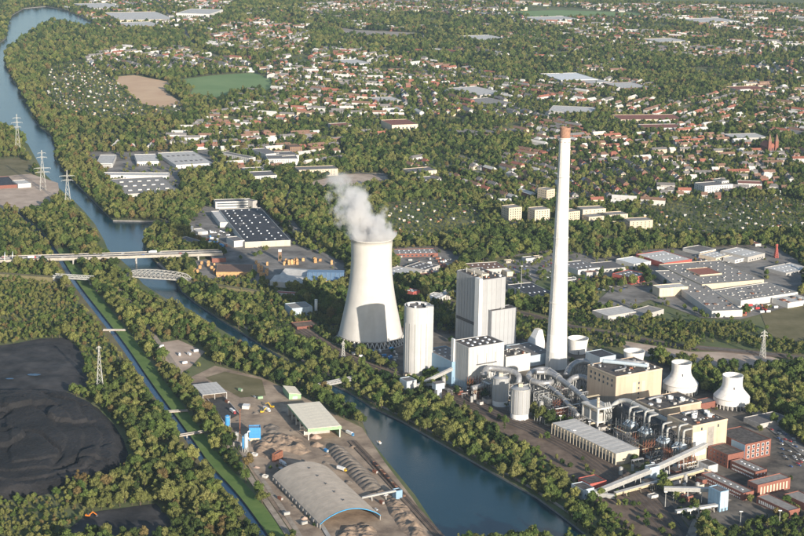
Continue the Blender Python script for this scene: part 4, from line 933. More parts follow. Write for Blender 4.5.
# ================================================================== BRIDGES
def pt(p, org): return Vector((p.x-org.x, p.y-org.y, p.z))
ZD = 10.0
pa, pb = G(-30,259.5,ZD), G(222,251.6,ZD); d = (pb-pa).normalized(); nn = Vector((-d.y,d.x,0)); Lb = (pb-pa).length
o = T('motorway_bridge', 'long concrete motorway bridge with pale parapets crossing canal and river', 'bridge', (pa.x,pa.y,0), math.atan2(d.y,d.x))
k = MB(); k.box(0,-13,ZD-1.8,Lb,13,ZD).obj('deck', 'concrete', o)
for s in (-1,1): k = MB(); k.box(0,s*13-.2 if s<0 else 13.02,ZD-3.0,Lb,(-13.02) if s<0 else 13.2,ZD+1.1).obj('parapet', 'beige_concrete', o)
k = MB(); k.box(0,-.4,ZD+.02,Lb,.4,ZD+.9).obj('median_barrier', 'concrete', o)
for s in (-1,1): k = MB(); k.box(0,s*6.6-5.2,ZD+.03,Lb,s*6.6+5.2,ZD+.08).obj('carriageway', 'road_grey', o)
lm = boxmesh('lane_mark', (4,.25,.03), 'white_paint')
for i in range(int(Lb/12)):
    for s in (-1,1): link('lane_mark', lm, o, (6+i*12, s*6.6, ZD+.085))
for i in range(8):
    x = 10+Lb*i/8
    if occ[int((pa.y+d.y*x-OY0)/OS), int(np.clip((pa.x+d.x*x-OX0)/OS,0,ONX-1))] and i not in (0,): pass
    for s in (-8,8): k = MB(); k.box(x-1,s-2.5,-3,x+1,s+2.5,ZD-1.82).obj('pier', 'concrete', o)
MB_ = (pa, d, nn, Lb)
q = [pa-nn*15, pb-nn*15, pb+nn*15, pa+nn*15]; occupy(q, 0)
for i, (t, s, c_) in enumerate(((.13,4,'red_paint'),(.2,-4,'white_paint'),(.27,7,'white_paint'),(.36,-8,'car_silver'),(.45,5,'car_black'),(.52,-5,'car_silver'),(.6,8,'white_paint'),(.68,-7,'car_blue'),(.75,4,'car_silver'),(.83,-5,'red_paint'),(.9,7,'car_black'))):
    p = pa+d*Lb*t+nn*s; put_car(p, math.atan2(d.y,d.x)+(PI if s > 0 else 0), 'driving over the long motorway bridge', 'cars on the motorway bridge', c_, ZD+.1)
truck('white_paint', 'white truck on the motorway bridge above the canal', pa+d*Lb*.72+nn*5, math.atan2(d.y,d.x)+PI, None, ZD+.1); truck('red_paint', 'white truck with red cab on the motorway bridge left part', pa+d*Lb*.24-nn*6, math.atan2(d.y,d.x), None, ZD+.1)
for j, t in enumerate((.135,.165)):
    p = pa+d*Lb*t; o = T('sign_gantry', 'white sign gantry over the motorway, %s' % ('outer one' if j == 0 else 'one nearer the river'), 'gantry', (p.x,p.y,ZD), math.atan2(d.y,d.x), 'gantries')
    for s in (-13.5,13.5): k = MB(); k.box(-.3,s-.3,-1.5,.3,s+.3,7).obj('post', 'white_paint', o)
    k = MB(); k.box(-.4,-13.2,6.2,.4,13.2,7.4).obj('beam', 'white_paint', o); k = MB(); k.box(-.6,-9,5,-.42,-3,8).obj('sign_board', 'sky_blue_sheet', o)
def truss(name, lab, pa, pb, w, h, arch, m, npan, deckm, z, cat='bridge'):
    d = (pb-pa).normalized(); L = (pb-pa).length
    o = T(name, lab, cat, (pa.x,pa.y,0), math.atan2(d.y,d.x)); k = MB(); k.box(0,-w/2,z-1.2,L,w/2,z).obj('deck', deckm, o)
    for s in (-1,1):
        y = s*w/2; top = []
        for i in range(npan+1):
            t = i/npan; top.append(Vector((L*t, y, z+(h*(4*t*(1-t))**.38 if arch else h))))
        k = MB(); k.bar((0,y,z),(L,y,z),.9,1.4).obj('lower_chord', m, o); k = MB()
        for a, b2 in zip(top[:-1], top[1:]): k.bar(a, b2, .9)
        k.obj('upper_chord', m, o)
        for i in range(npan):
            a, b2 = top[i], top[i+1]; k = MB(); k.bar((a.x,y,z),b2,.5).bar((b2.x,y,z),a,.5).obj('diagonal', m, o)
            k = MB(); k.bar((b2.x,y,z), b2, .5).obj('hanger', m, o)
    for i in range(1, npan):
        t = i/npan; zz = z+(h*(4*t*(1-t))**.38 if arch else h)
        if zz-z > 4.5: k = MB(); k.bar((L*t,-w/2,zz),(L*t,w/2,zz),.5).obj('cross_brace', m, o)
    for x in (2, L-2): k = MB(); k.box(x-1.5,-w/2,-3,x+1.5,w/2,z-1.22).obj('abutment', 'concrete', o)
    occupy([pa+Vector((-d.y,d.x,0))*w*.7, pa-Vector((-d.y,d.x,0))*w*.7, pb-Vector((-d.y,d.x,0))*w*.7, pb+Vector((-d.y,d.x,0))*w*.7], 2); return o
truss('railway_bridge', 'white bowstring lattice railway bridge over the canal', G(126,275,8), G(190,279.5,8), 15, 9, True, 'bridge_steel', 14, 'dark_concrete', 8)
truss('railway_bridge', 'low pale girder railway bridge over the narrow river', G(54,276.5,8), G(93,279,8), 10, 3.2, False, 'pylon_steel', 8, 'dark_concrete', 8)
truss('foot_bridge', 'slender grey lattice pipe and foot bridge over the shaded canal', G(309,388.5,6), G(358,378,6), 4, 3.0, False, 'galv', 14, 'concrete', 6)
pr, pe = G(189,280.5), G(250,287); 
for nm, a, b2, lab in (('railway_embankment', (93,279), (126,276), 'wooded railway embankment between the two railway bridges'), ('railway_embankment', (189,280.5), (262,291), 'railway embankment beyond the lattice bridge'), ('railway_embankment', (-25,271), (54,276.5), 'railway embankment through the scrub')):
    P, Q = G(*a,8), G(*b2,8); dd = (Q-P); n2 = Vector((-dd.y,dd.x,0)).normalized(); k = MB()
    v = [P-n2*5, P+n2*5, Q+n2*5, Q-n2*5]; low = [P-n2*13, P+n2*13, Q+n2*13, Q-n2*13]
    k.add([(p.x,p.y,7.6) for p in v]+[(p.x,p.y,0) for p in low], [(3,2,1,0),(0,1,5,4),(2,3,7,6),(1,2,6,5),(3,0,4,7)]); tag(k.obj(nm, 'dry_grass'), lab, kind='structure')
    occupy(v, 0)
for (a, b2, w, lab) in (((103,330),(126,330),5,'white slab bridge over the river nearest the railway'),((161,412),(188,410.5),5,'pale slab bridge over the river beside canopy shed'),((177,436),(207,431),5,'pale slab bridge over the river beside the blue silos')):
    P, Q = G(*a,1.2), G(*b2,1.2); d = (Q-P).normalized(); L = (Q-P).length; o = T('slab_bridge', lab, 'bridge', (P.x,P.y,0), math.atan2(d.y,d.x), 'small river bridges')
    k = MB(); k.box(0,-w/2,.5,L,w/2,1.2).obj('deck', 'path_dirt', o)
    for s in (-1,1): k = MB(); k.box(0,s*w/2-.08,1.22,L,s*w/2+.08,1.9).obj('railing', 'concrete', o)
    for x in (L*.3, L*.7): k = MB(); k.box(x-.5,-w/2,-3,x+.5,w/2,.48).obj('pier', 'concrete', o)
    n2 = Vector((-d.y,d.x,0))*w/2; occupy([P-n2,Q-n2,Q+n2,P+n2], 4)
# ================================================================== PYLONS AND MASTS
def pylon(lab, px, py, ptop, arms=((.62,9),(.78,7),(.92,5)), base=4.5, group='lattice power pylons', name='power_pylon', th=.55, rz=.3, m='pylon_steel'):
    g = G(px, py); h = atY(px, ptop, g.y).z; o = T(name, lab, 'pylon', (g.x,g.y,0), rz, group)
    def w(z): t = z/h; return base*(1-t)**1.15+.45
    n = 9; zs = [h*(1-(1-i/n)**1.25) for i in range(n+1)]
    for sx in (-1,1):
        for sy in (-1,1):
            k = MB()
            for a, b2 in zip(zs[:-1], zs[1:]): k.bar((sx*w(a),sy*w(a),a),(sx*w(b2),sy*w(b2),b2),th)
            k.obj('leg', m, o)
    for a, b2 in zip(zs[:-1], zs[1:]):
        k = MB(); A_, B_ = w(a), w(b2)
        for s in (-1,1):
            k.bar((-A_,s*A_,a),(B_,s*B_,b2),th*.55).bar((A_,s*A_,a),(-B_,s*B_,b2),th*.55).bar((s*A_,-A_,a),(s*B_,B_,b2),th*.55).bar((s*A_,A_,a),(s*B_,-B_,b2),th*.55)
        k.obj('brace', m, o)
    for t, L in arms:
        zz = h*t; k = MB()
        for s in (-1,1):
            for y in (-w(zz), w(zz)): k.bar((0,y,zz+1.2),(s*L,0,zz),th*.7).bar((0,y,zz-.6),(s*L,0,zz),th*.7)
            k.bar((s*L,0,zz),(s*L,0,zz-2.2),.4)
        k.obj('cross_arm', m, o)
    occupy([g+Vector((a*base,b2*base,0)) for a, b2 in ((-1,-1),(1,-1),(1,1),(-1,1))], 1)
pylon('tall lattice pylon on the canal bank beyond the sandy lot', 18,152,114, ((.66,8),(.78,11),(.9,8)),5,th=.38); pylon('lattice pylon at the edge of the sandy lot by the canal', 43,190,150, ((.45,13),(.55,15),(.82,9),(.93,7)),5,th=.38); pylon('lattice pylon standing in trees right on the canal bank', 68,206,170, ((.72,10),(.84,13)),5,th=.36)
pylon('tall pale lattice mast in the trees beside the coal heap', 100,390,346, ((.97,2.5),),3.4,th=.42); pylon('lattice mast at the brown field behind the bell towers', 762.5,358,330, ((.8,5),(.92,4)),2.6,th=.5); pylon('slim lattice mast before the big cooling tower', 343,362,341, ((.9,2),),2.2,th=.45)
def lamp(lab, px, py, h=24, group='tall yard light masts'):
    g = G(px, py); o = T('light_mast', lab, 'light mast', (g.x,g.y,0), 0, group); k = MB(); k.lathe([(.45,0),(.25,h)], 8, cap1=True).obj('pole', 'galv', o); k = MB(); k.box(-1.6,-.5,h,1.6,.5,h+.7).obj('lamp_head', 'white_paint', o)
lamp('tall light mast on the works yard right of the boiler house', 521,292,38)
for i, (px, py) in enumerate(((589,436),(574,445),(652,478),(740,528),(779,527),(665,508),(560,430),(541,420))): lamp('slim light mast standing beside the power station tracks', px, py, 16, 'slim masts beside the station tracks')

# ================================================================== WAREHOUSES, FACTORIES, FLATS
def Bf(name, label, cat, a, c, b, z, wall, roof, edge='c', **kw):
    if edge == 'b':
        A = G(*a, z); Bk = G(*b, z); return B(name, label, cat, a, c, z, wall, roof, b=b, ang=math.atan2(Bk.y-A.y, Bk.x-A.x)-PI/2, **kw)
    A = G(*a, z); C_ = G(*c, z); return B(name, label, cat, a, c, z, wall, roof, b=b, ang=math.atan2(C_.y-A.y, C_.x-A.x), **kw)
# black roofed distribution hall
w = Bf('warehouse', 'large distribution warehouse with black roof and rows of skylights', 'warehouse', (245,242), (290.5,240), (222,209), 10, 'white_wall', 'roof_dark'); skylights(w, 5, 12, 2.2, 2.6, h=1.0, mx=.03, my=.02); [roof_unit(w, random.uniform(6,w.wx-6), random.uniform(6,w.wy-6), random.uniform(3,14), random.uniform(3,14), .15, random.choice(['roof_felt','roof_grey','roof_dark'])) for _ in range(14)]
panels(w, 'R', 14, 'cream_wall', .4, 9.4, .4); BWA = w.ang
w = Bf('office_block', 'long white office block behind the black roofed warehouse', 'office', (215.5,201.8), (252,200.6), (215,199.3), 13, 'white_wall', 'roof_grey'); windows(w,'R',2,1,w.wx*.92,1.8,4,4.4,'glass','window_band',.02)
w = Bf('tower_block', 'mauve grey end tower of the white office block', 'office', (252.6,201.2), (257.2,200.4), (251.8,198), 14, 'grey_plaster', 'roof_grey')
w = B('warehouse', 'narrow pale roofed wing beside the black roofed warehouse', 'warehouse', (220,222.5), (229,222), 9, 'white_wall', 'roof_pale', b=(211,211), ang=BWA); w = Bf('warehouse', 'white corner block at the front of the black roofed warehouse', 'warehouse', (234,241), (244.5,240), (231.5,236.5), 11, 'white_wall', 'roof_grey')
w = Bf('shed', 'dark roofed shed beside the small white tank', 'shed', (198,244), (207,242.5), (191,235.5), 7, 'white_wall', 'roof_grey'); cylsilo('white_tank', 'small white upright tank beside the dark roofed shed', 191.8, 235, 2.6, 14, 'white_paint', .5, cat='tank')
w = Bf('shed', 'pale flat shed behind the white tank', 'shed', (198,232), (208,231), (196,228.5), 6, 'white_wall', 'roof_pale')
for i in range(26): put_car(G(214+i*.9+random.uniform(-.4,.4), 236+random.uniform(-5,6)), random.choice([.3,1.87]), 'parked in the yard of the black roofed warehouse', 'cars in the warehouse yard')
w = Bf('timber_shed', 'brown roofed long shed with timber stacked against its front', 'shed', (216,272), (252,272), (216,264.5), 8, 'timber', 'roof_brown', parapet=.1); windows(w,'R',1,9,2.2,3,1,0,'brown_wall','opening')
w = Bf('timber_shed', 'small brick shed beyond the brown roofed timber shed', 'shed', (212,258.5), (226,258), (210,254.5), 7, 'brick_wall', 'roof_grey')
# twin gabled hall and solar hall
def gable(name, label, cat, a, c, b, z, rise, wall, roof, nb=1, **kw):
    w = Bf(name, label, cat, a, c, b, z, wall, roof, parapet=.05, **kw); W, D, h = w.wx, w.wy, w.h
    bpy.data.objects.remove(w.roof)
    for i in range(nb):
        y0 = D*i/nb; y1 = D*(i+1)/nb; ym = (y0+y1)/2
        k = MB(); k.add([(-.4,y0-.2,h),(W+.4,y0-.2,h),(W+.4,ym,h+rise),(-.4,ym,h+rise),(-.4,y1-.25,h),(W+.4,y1-.25,h)], [(0,1,2,3),(3,2,5,4),(0,3,4),(1,5,2)]); w.roof = k.obj('roof', roof, w.root)
    return w
w = gable('workshop_hall', 'twin gabled white and grey hall in the timber depot', 'hall', (270,281), (304,284), (268,266), 8, 4, 'white_wall', 'roof_pale', 2)
w = gable('workshop_hall', 'blue panelled pitched roof hall beside the twin gabled hall', 'hall', (306.5,280.5), (343,281), (306.5,269.5), 11, 4, 'timber', 'roof_blue', 1)
me = boxmesh('roof_rib', (.5, w.wy*.49, .4), 'pale_blue_sheet')
for i in range(8): o = link('roof_rib', me, w.root, (w.wx*(i+.3)/8, w.wy*.25, w.h+2.1)); o.rotation_euler = (math.atan2(4, w.wy/2), 0, 0)
c0 = G(280,261); o = T('brick_stack', 'square dark brick stack with pale cap in the timber depot', 'stack', c0); k = MB(); k.box(-2.4,-2.4,0,2.4,2.4,15).obj('shaft', 'brown_wall', o); k = MB(); k.box(-2.6,-2.6,15.02,2.6,2.6,18.5).obj('cap', 'white_wall', o)
random.seed(21); TS = None
for i in range(46):
    px = random.choice([random.uniform(193,216), random.uniform(253,268), random.uniform(284,304), random.uniform(300,345)]); py = {0:random.uniform(264,277)}.get(0) if px < 270 else random.uniform(262,266) if px < 304 else random.uniform(260,268)
    if 300 < px: py = random.choice([random.uniform(258,265), random.uniform(282,286)])
    p = G(px, py)
    if is_occ(p.x, p.y) and px > 216 and random.random() < .0: continue
    if TS is None:
        k = MB(); k.box(-1.4,-2.2,.3,1.4,2.2,6.5); k.box(-1.2,-2,0,1.2,2,.3); k.box(-1.1,-1.9,6.5,1.1,1.9,7.2); TS = k.mesh('timber_stack', 'timber')
    o = link('timber_stack', TS, None, p, random.uniform(-.2,.2), (random.uniform(.8,1.6), random.uniform(.7,1.2), random.uniform(.6,1.15)))
    tag(o, 'tall orange brown stack of timber and pallets in the depot', 'timber stack', 'timber stacks in the depot')
w = Bf('workshop_hall', 'white and pale blue works hall beside the big cooling tower trees', 'hall', (292,308.5), (312.5,306.5), (284,303.5), 12, 'pale_blue_sheet', 'roof_fibre', ); panels(w,'R',7,'pale_blue_sheet',.4,11.4,.3)
c0 = G(316,313); o = T('small_stack', 'short thick white stack beside the pale blue works hall', 'stack', c0); k = MB(); k.lathe([(2.1,0),(2.0,19),(1.4,19),(1.4,17)], 18).obj('shaft', 'white_paint', o); k = MB(); k.lathe([(2.2,18),(2.2,18.6),(2.0,18.6)], 18).obj('rim', 'galv', o); occupy([c0+Vector((a*3,b2*3,0)) for a, b2 in ((-1,-1),(1,-1),(1,1),(-1,1))], 1)
w = Bf('shed', 'low brick ruin with pallets below the pale blue works hall', 'shed', (297,327), (318,325), (294,322), 4, 'brick_wall', 'rail_bed'); w = Bf('shed', 'long low red roofed shed behind the works hall', 'shed', (276,292.5), (306,294.5), (276,290.5), 4.5, 'white_wall', 'red_wall')
# left industrial estate
w = Bf('warehouse', 'pale roofed white warehouse with striped front nearest the canal trees', 'warehouse', (96,163.2), (112.5,163.2), (86,154.6), 9, 'white_wall', 'roof_pale'); windows(w,'R',2,6,5,1.3,2,3.4)
w = Bf('warehouse', 'mid sized white warehouse in the estate with loading bays', 'warehouse', (137,161.5), (159,161), (127,154.3), 9, 'white_wall', 'roof_pale'); windows(w,'R',1,9,3,3.5,.3,0)
w = Bf('warehouse', 'wide pale warehouse roof at the estate end toward town', 'warehouse', (176,165), (213,163), (163,152.5), 8, 'white_wall', 'roof_pale'); skylights(w, 6, 2, 5, 12, 'roof_grey', 'roof_strip', .4)
w = Bf('warehouse', 'small white shed before the wide pale warehouse', 'warehouse', (193,169), (216,167.5), (191,166), 6, 'white_wall', 'roof_pale')
w = Bf('warehouse', 'long thin white warehouse strip in the estate', 'warehouse', (102,175), (168,175.5), (101,172), 7, 'white_wall', 'roof_pale')
w = Bf('factory', 'dark grey roofed factory with skylight boxes and brick end', 'factory', (125,194), (180,191), (121,178.5), 10, 'grey_plaster', 'roof_fibre'); skylights(w, 5, 3, 7, 5, 'roof_pale', 'roof_light', 1.6); windows(w,'R',1,7,6,3,3,0,'white_wall','wall_panel'); k = MB(); k.box(w.wx*.68,-.3,0,w.wx,-.02,9.4).obj('brick_end', 'brick_wall', w.root)
w = Bf('shed', 'blue and white shed on the sandy canal lot', 'shed', (18,184), (31,183), (17,180), 8, 'white_wall', 'roof_pale'); w = Bf('shed', 'brick shed with dark ribbed roof on the sandy lot', 'shed', (-8,186), (17,184.5), (-8,177), 6, 'brick_wall', 'roof_dark')
for t in range(9): pass
# works beyond the cooling tower
for (a, c_, b0, z, wl_, rf, lab) in (((399,277),(422,271),(390,268),8,'grey_plaster','roof_pale','grey saw tooth workshop right of the big cooling tower'),((425,270),(440,265),(418,262),7,'grey_plaster','roof_grey','flat grey workshop beside the saw tooth one'),((395,254),(438,253),(394,249),6,'brick_wall','roof_fibre','long low brick shed behind the cooling tower'),((474,270),(507,268),(470,263),9,'grey_plaster','roof_brown','brown roofed long hall behind the boiler house'),((437,299),(448,294),(430,293.5),7,'white_wall','roof_pale','white shed left of the boiler house'),((449,296),(458,291),(443,291),6,'white_wall','roof_pale','second white shed hard against the boiler house'),((413,292),(420,290),(411,288),14,'red_wall','roof_grey','red tower like brick house in the trees by the silo'),
    ((532,296.5),(556,294),(522,283),8,'white_wall','roof_dark','black roofed white fronted hall left of the chimney'),((578,270),(600,267.5),(568,261.5),8,'white_wall','roof_grey','white hall with grey roof right of the chimney'),((604,269),(626,267),(598,262),6,'grey_plaster','roof_grey','low grey shed between white hall and red block'),((634,264),(651,261),(630,256.5),8,'white_wall','white_paint','bright white roofed store beyond the red block'),((632,278),(648,274),(626,270),11,'red_wall','roof_grey','red and white brick block beside the factory'),
    ((664,263),(692,259),(651,252),9,'red_wall','roof_pale','red brown hall with pale roof behind the factory'),((748,257),(765,253),(737,247),9,'grey_plaster','roof_pale','grey hall with white striped roof behind the factory'),((700,252),(716,249),(692,246),6,'white_wall','roof_grey','grey roofed store among the small works'),((716,258),(732,254),(708,252),6,'cream_plaster','roof_pale','cream store among the small works'),((735,260),(746,257.5),(729,256),6,'white_wall','roof_pale','small white store near the grey striped hall'),((786,273),(812,268),(782,264),6,'grey_plaster','roof_pale','pale flat roofed depot at the wood edge')):
    w = Bf('works_hall', lab, 'works hall', a, c_, b0, z, wl_, rf, group='works halls around the power station')
    windows(w, 'R', 1, max(3, int(w.wx/7)), 3, 2, 2, 0)
    if random.random() < .7: skylights(w, max(2, int(w.wx/9)), 2, 2, 3)
random.seed(77)
for j in range(26):
    px_, py_ = random.choice([(random.uniform(486,545), random.uniform(258,296)), (random.uniform(566,628), random.uniform(264,292)), (random.uniform(690,765), random.uniform(246,262)), (random.uniform(395,455), random.uniform(256,284))]); p = G(px_, py_); w_, d_, h_ = random.uniform(10,22), random.uniform(8,14), random.uniform(4,8)
    if is_occ(np.array([p.x, p.x+w_, p.x+w_*.5]), np.array([p.y, p.y+d_, p.y+d_])).any(): continue
    wl_ = random.choice(['white_wall','brick_wall','cream_plaster','grey_plaster']); rf = random.choice(['roof_red','roof_grey','roof_pale','roof_brown','roof_fibre'])
    w = B('workshop_shed', '%s workshop shed with %s roof in the works quarter %s' % ({'white_wall':'small white','brick_wall':'small brick','cream_plaster':'small cream','grey_plaster':'small grey'}[wl_], {'roof_red':'red','roof_grey':'slate','roof_pale':'pale','roof_brown':'brown','roof_fibre':'grey fibre'}[rf], 'beyond the cooling tower' if px_ < 460 else 'left of the chimney' if px_ < 550 else 'right of the chimney' if px_ < 640 else 'behind the factory'), 'shed', (px_, py_), None, h_, wl_, rf, wx=w_, wy=d_, ang=R(random.choice([20,25,110])), a_ground=True, group='small workshop sheds'); windows(w, 'R', 1, 4, 1.5, 1.5, 1.5, 0)
# factory on the right
for (a, c_, b0, z, wl_, rf, lab, nx, ny) in (((712,311),(735.5,305),(655,270.5),10,'white_wall','roof_fibre','long white factory hall wing with rows of roof lights',3,12),((741,300.5),(798,292),(724,288.5),10,'white_wall','roof_fibre','wide factory hall with white front and dotted roof lights',10,4),((702,284.5),(764,279.5),(663,264),11,'cream_plaster','roof_fibre','big rear factory hall with brown and grey roof bays',8,6),((788,303),(812,299),(783,296),8,'white_wall','roof_pale','white box store at the factory end',2,1)):
    w = Bf('factory_hall', lab, 'factory', a, c_, b0, z, wl_, rf, edge='b' if 'long white' in lab else 'c', group='factory complex halls'); skylights(w, nx, ny, 2.0, 2.0, 'roof_pale', h=.8, mx=.03, my=.03); [roof_unit(w, random.uniform(4,w.wx-4), random.uniform(4,w.wy-4), random.uniform(2,7), random.uniform(2,7), random.uniform(.4,1.8), random.choice(['roof_brown','roof_grey','roof_felt','galv','rust_steel'])) for _ in range(10)]
k = None
w = Bf('factory_hall', 'rust red roofed bay inside the factory complex', 'factory', (700,275), (722,273), (690,268.5), 12.5, 'cream_plaster', 'roof_red'); w = Bf('factory_hall', 'tall windowless beige box beside the long factory wing', 'factory', (659.5,288.6), (688.2,286.5), (653,285), 13, 'cream_plaster', 'roof_pale'); panels(w,'R',8,'cream_plaster',.4,12.4,.3)
w = Bf('factory_hall', 'pale felt roofed workshop near the railway line', 'factory', (608,316), (638,311), (594,310), 8, 'grey_plaster', 'roof_pale'); windows(w,'R',1,8,4,3,2,0,'white_wall','wall_panel'); w = Bf('factory_hall', 'second pale workshop joined toward the beige box', 'factory', (640,316), (664,309), (632,310), 7, 'grey_plaster', 'roof_fibre')
# apartment buildings
def flats(lab, a, c_, b0, z, wl_='white_wall', rf='roof_grey', rows=4, cols=8, grp='apartment blocks'):
    w = Bf('apartment_block', lab, 'apartment block', a, c_, b0, z, wl_, rf, group=grp); dz = (z-2)/rows
    windows(w, 'R', rows, cols, 1.6, dz*.5, 1.4, dz); windows(w, 'L', rows, max(2, int(w.wy/6)), 1.6, dz*.5, 1.4, dz); return w
flats('long white apartment block with bay front on the avenue', (268,159),(298,158.5),(267,155),14,cols=12); flats('white apartment block beside the bare sports ground', (299,170),(338,168.5),(298,166.5),14,'cream_plaster',cols=12); flats('pale apartment block at the avenue corner', (254,176),(277,175),(252,171.5),13,cols=8)
flats('white terrace of flats seen end on', (249,158),(255.5,157),(246,148.5),13,cols=3); flats('brown brick apartment tower behind the white flats', (290,147),(302,146.5),(290,144),16,'brown_wall','roof_brown',5,5); flats('low white block on the avenue junction', (246,170.5),(266,169.5),(245,167.5),9,rows=2); flats('stepped white block above the avenue', (266,154),(279,153),(262,148),14,cols=5); flats('white rear block of the avenue estate', (282,156),(299,155),(281,151.5),14,cols=6)
for i, (x0, x1, y, h, s) in enumerate(((507,522,208,26,'cream concrete apartment tower at the wood edge left of the chimney, outer one'),(533,550,210,28,'tall cream apartment tower just left of the chimney'),(545,555,190,26,'cream apartment tower half hidden behind the chimney'),(567,580,212,26,'cream apartment tower right of chimney'),(581,606,209.5,18,'long cream apartment block right of the chimney tower'),(587,604,217,20,'cream apartment block before the long cream one'),(607,628,215,16,'cream apartment block between trees and long block'),(628,653,221,16,'brown cream apartment block nearest the factory road'))):
    flats(s, (x0+2,y),(x1,y-1.2),(x0,y-3.2),h,'cream_plaster','roof_fibre',max(4,int(h/4)),5,'cream apartment towers')
flats('bright white four storey apartment row on the slope of gardens', (705,186),(733,184),(703,182),16,cols=10); flats('white corner house with gable beside the four storey row', (722,181),(729,180.3),(721,178),20,rows=5,cols=3); flats('white flats among the terraced houses on the right', (738,183),(762,184),(738,180),12,'white_wall','roof_red',3,8); flats('small white villa flats at the garden edge', (773,191),(781,190.5),(772,188.5),9,'white_wall','roof_red',2,3)
flats('cream flats above the garden colony', (412,172),(437,170),(411,168),14,'cream_plaster',cols=7); flats('white flats beside the cream ones above the garden colony', (424,180),(438,179),(422,176.5),13,cols=5); flats('long low white block by the town road', (618,224),(650,222),(617,221),8,'cream_plaster',rows=2)
# long red roofed works, distant halls
for (a, c_, b0, z, wl_, rf, lab) in (((621,119.5),(683,119),(619,114.5),9,'cream_plaster','roof_red','very long bright red roofed block in the town'),((646,128),(684,127.5),(644,124),9,'white_wall','roof_red','second long red roofed block below the first'),((561,80),(598,79),(556,73),9,'white_wall','white_paint','large white distant warehouse'),((590,83),(612,82),(588,78.5),8,'white_wall','roof_pale','white warehouse attached to the large distant one'),((622,88),(651,87),(620,82),9,'brown_wall','roof_pale','distant brown fronted depot with pale roof'),((548,111),(592,113),(547,105),7,'grey_plaster','roof_pale','wide pale roofed market hall'),((480,95),(508,93),(476,86),8,'grey_plaster','roof_pale','white roofed hall beside the railway wood'),((490,105),(515,103),(478,98),7,'grey_plaster','roof_fibre','grey roofed hall beside the railway wood'),((176,13),(209,14),(175,8),18,'white_wall','roof_pale','white distant block house row on the horizon side'),((120,20),(175,19),(114,12),9,'cream_plaster','roof_pale','distant pale harbour warehouse, long one'),((130,27),(165,26),(126,22),8,'white_wall','roof_pale','distant harbour warehouse nearest the dock'),((92,8),(125,7),(90,3),9,'grey_plaster','roof_pale','distant pale dock shed'),((350,64),(372,63),(348,59),8,'white_wall','roof_pale','distant white school hall'),((378,101),(402,100),(376,97),9,'grey_plaster','roof_pale','pale roofed hall in the middle suburb'),((392,125),(418,124),(390,119.5),15,'cream_plaster','roof_red','large cream school with steep red roof'),((335,126),(353,125),(334,123),9,'white_wall','roof_red','bright red roofed hall in the suburb'),((480,40),(510,39),(478,35),8,'white_wall','roof_pale','distant white trade hall'),((660,42),(690,41),(658,38),9,'cream_plaster','roof_pale','distant cream works hall'),((700,22),(740,21),(698,18),9,'white_wall','roof_pale','far white hall line'),((740,90),(770,89),(738,86),9,'cream_plaster','roof_red','red roofed school on the right'),((735,138),(768,137),(733,133.5),10,'grey_plaster','roof_pale','pale flat school block near the church'),((540,20),(580,19),(538,16.5),10,'white_wall','roof_pale','far pale halls on the meadow')):
    w = Bf('large_hall', lab, 'hall', a, c_, b0, z, wl_, rf, group='large halls in the town'); windows(w, 'R', 1, max(4, int(w.wx/9)), 3.5, z*.35, z*.3, 0)
# church with twin spires
c0 = G(772,155); o = T('church', 'red brick church with twin pointed spires', 'church', c0, .25)
k = MB(); k.box(-9,0,0,9,42,16).obj('nave', 'brick_wall', o); k = MB(); k.add([(-9.5,-.5,16.02),(9.5,-.5,16.02),(9.5,42.5,16.02),(-9.5,42.5,16.02),(0,-.5,26),(0,42.5,26)], [(0,1,4),(1,2,5,4),(2,3,5),(3,0,4,5)]).obj('roof', 'roof_red', o)
for s in (-1,1):
    k = MB(); k.box(s*8-3.5,-4,0,s*8+3.5,3,30).obj('tower', 'brick_wall', o); k = MB(); k.add([(s*8-3.8,-4.3,30.02),(s*8+3.8,-4.3,30.02),(s*8+3.8,3.3,30.02),(s*8-3.8,3.3,30.02),(s*8,-.5,47)], [(0,1,4),(1,2,4),(2,3,4),(3,0,4)]).obj('spire', 'roof_brown', o)
me = boxmesh('window', (2,.2,7), 'glass')
for x in (-8,0,8): link('window', me, o, (x,-4.1 if x else -.15,8))
c0 = G(765,188); 
c0 = G(776.5,262); pylon('red lattice mast beside the grey striped hall', 776,258,244,((.95,2),),2.2,None,'lattice_mast',.9,m='red_wall')

# ================================================================== SMALL THINGS ON THE YARDS
random.seed(33)
for pts, offs in (([(300,330),(340,356),(400,380),(450,392),(500,413),(560,436),(610,466),(660,510),(690,545)], (-20,-15,-10,-5,0,5)), ([(440,302),(520,312),(560,326),(610,334),(670,346),(720,350),(820,360)], (-2.2,2.2)), ([(352,442),(373,464),(443,541)], (0,))):
    P = smooth_path(gp(pts), 2)
    for of in offs:
        Q = []
        for i, p in enumerate(P):
            d_ = (P[min(i+1,len(P)-1)]-P[max(i-1,0)]).normalized(); Q.append(p+Vector((-d_.y,d_.x,0))*of)
        for g_ in (-.75,.75):
            L, Rr = strip_poly(Q, 1); mid = [(a*.5+b2*.5)+(a-b2).normalized()*g_ for a, b2 in zip(L, Rr)]; k = MB()
            for a, b2 in zip(mid[:-1], mid[1:]): k.bar((a.x,a.y,LAYER[0]+.25), (b2.x,b2.y,LAYER[0]+.25), .22, .3)
            tag(k.obj('rail', 'dark_steel'), 'long steel rail of the railway track', kind='structure')
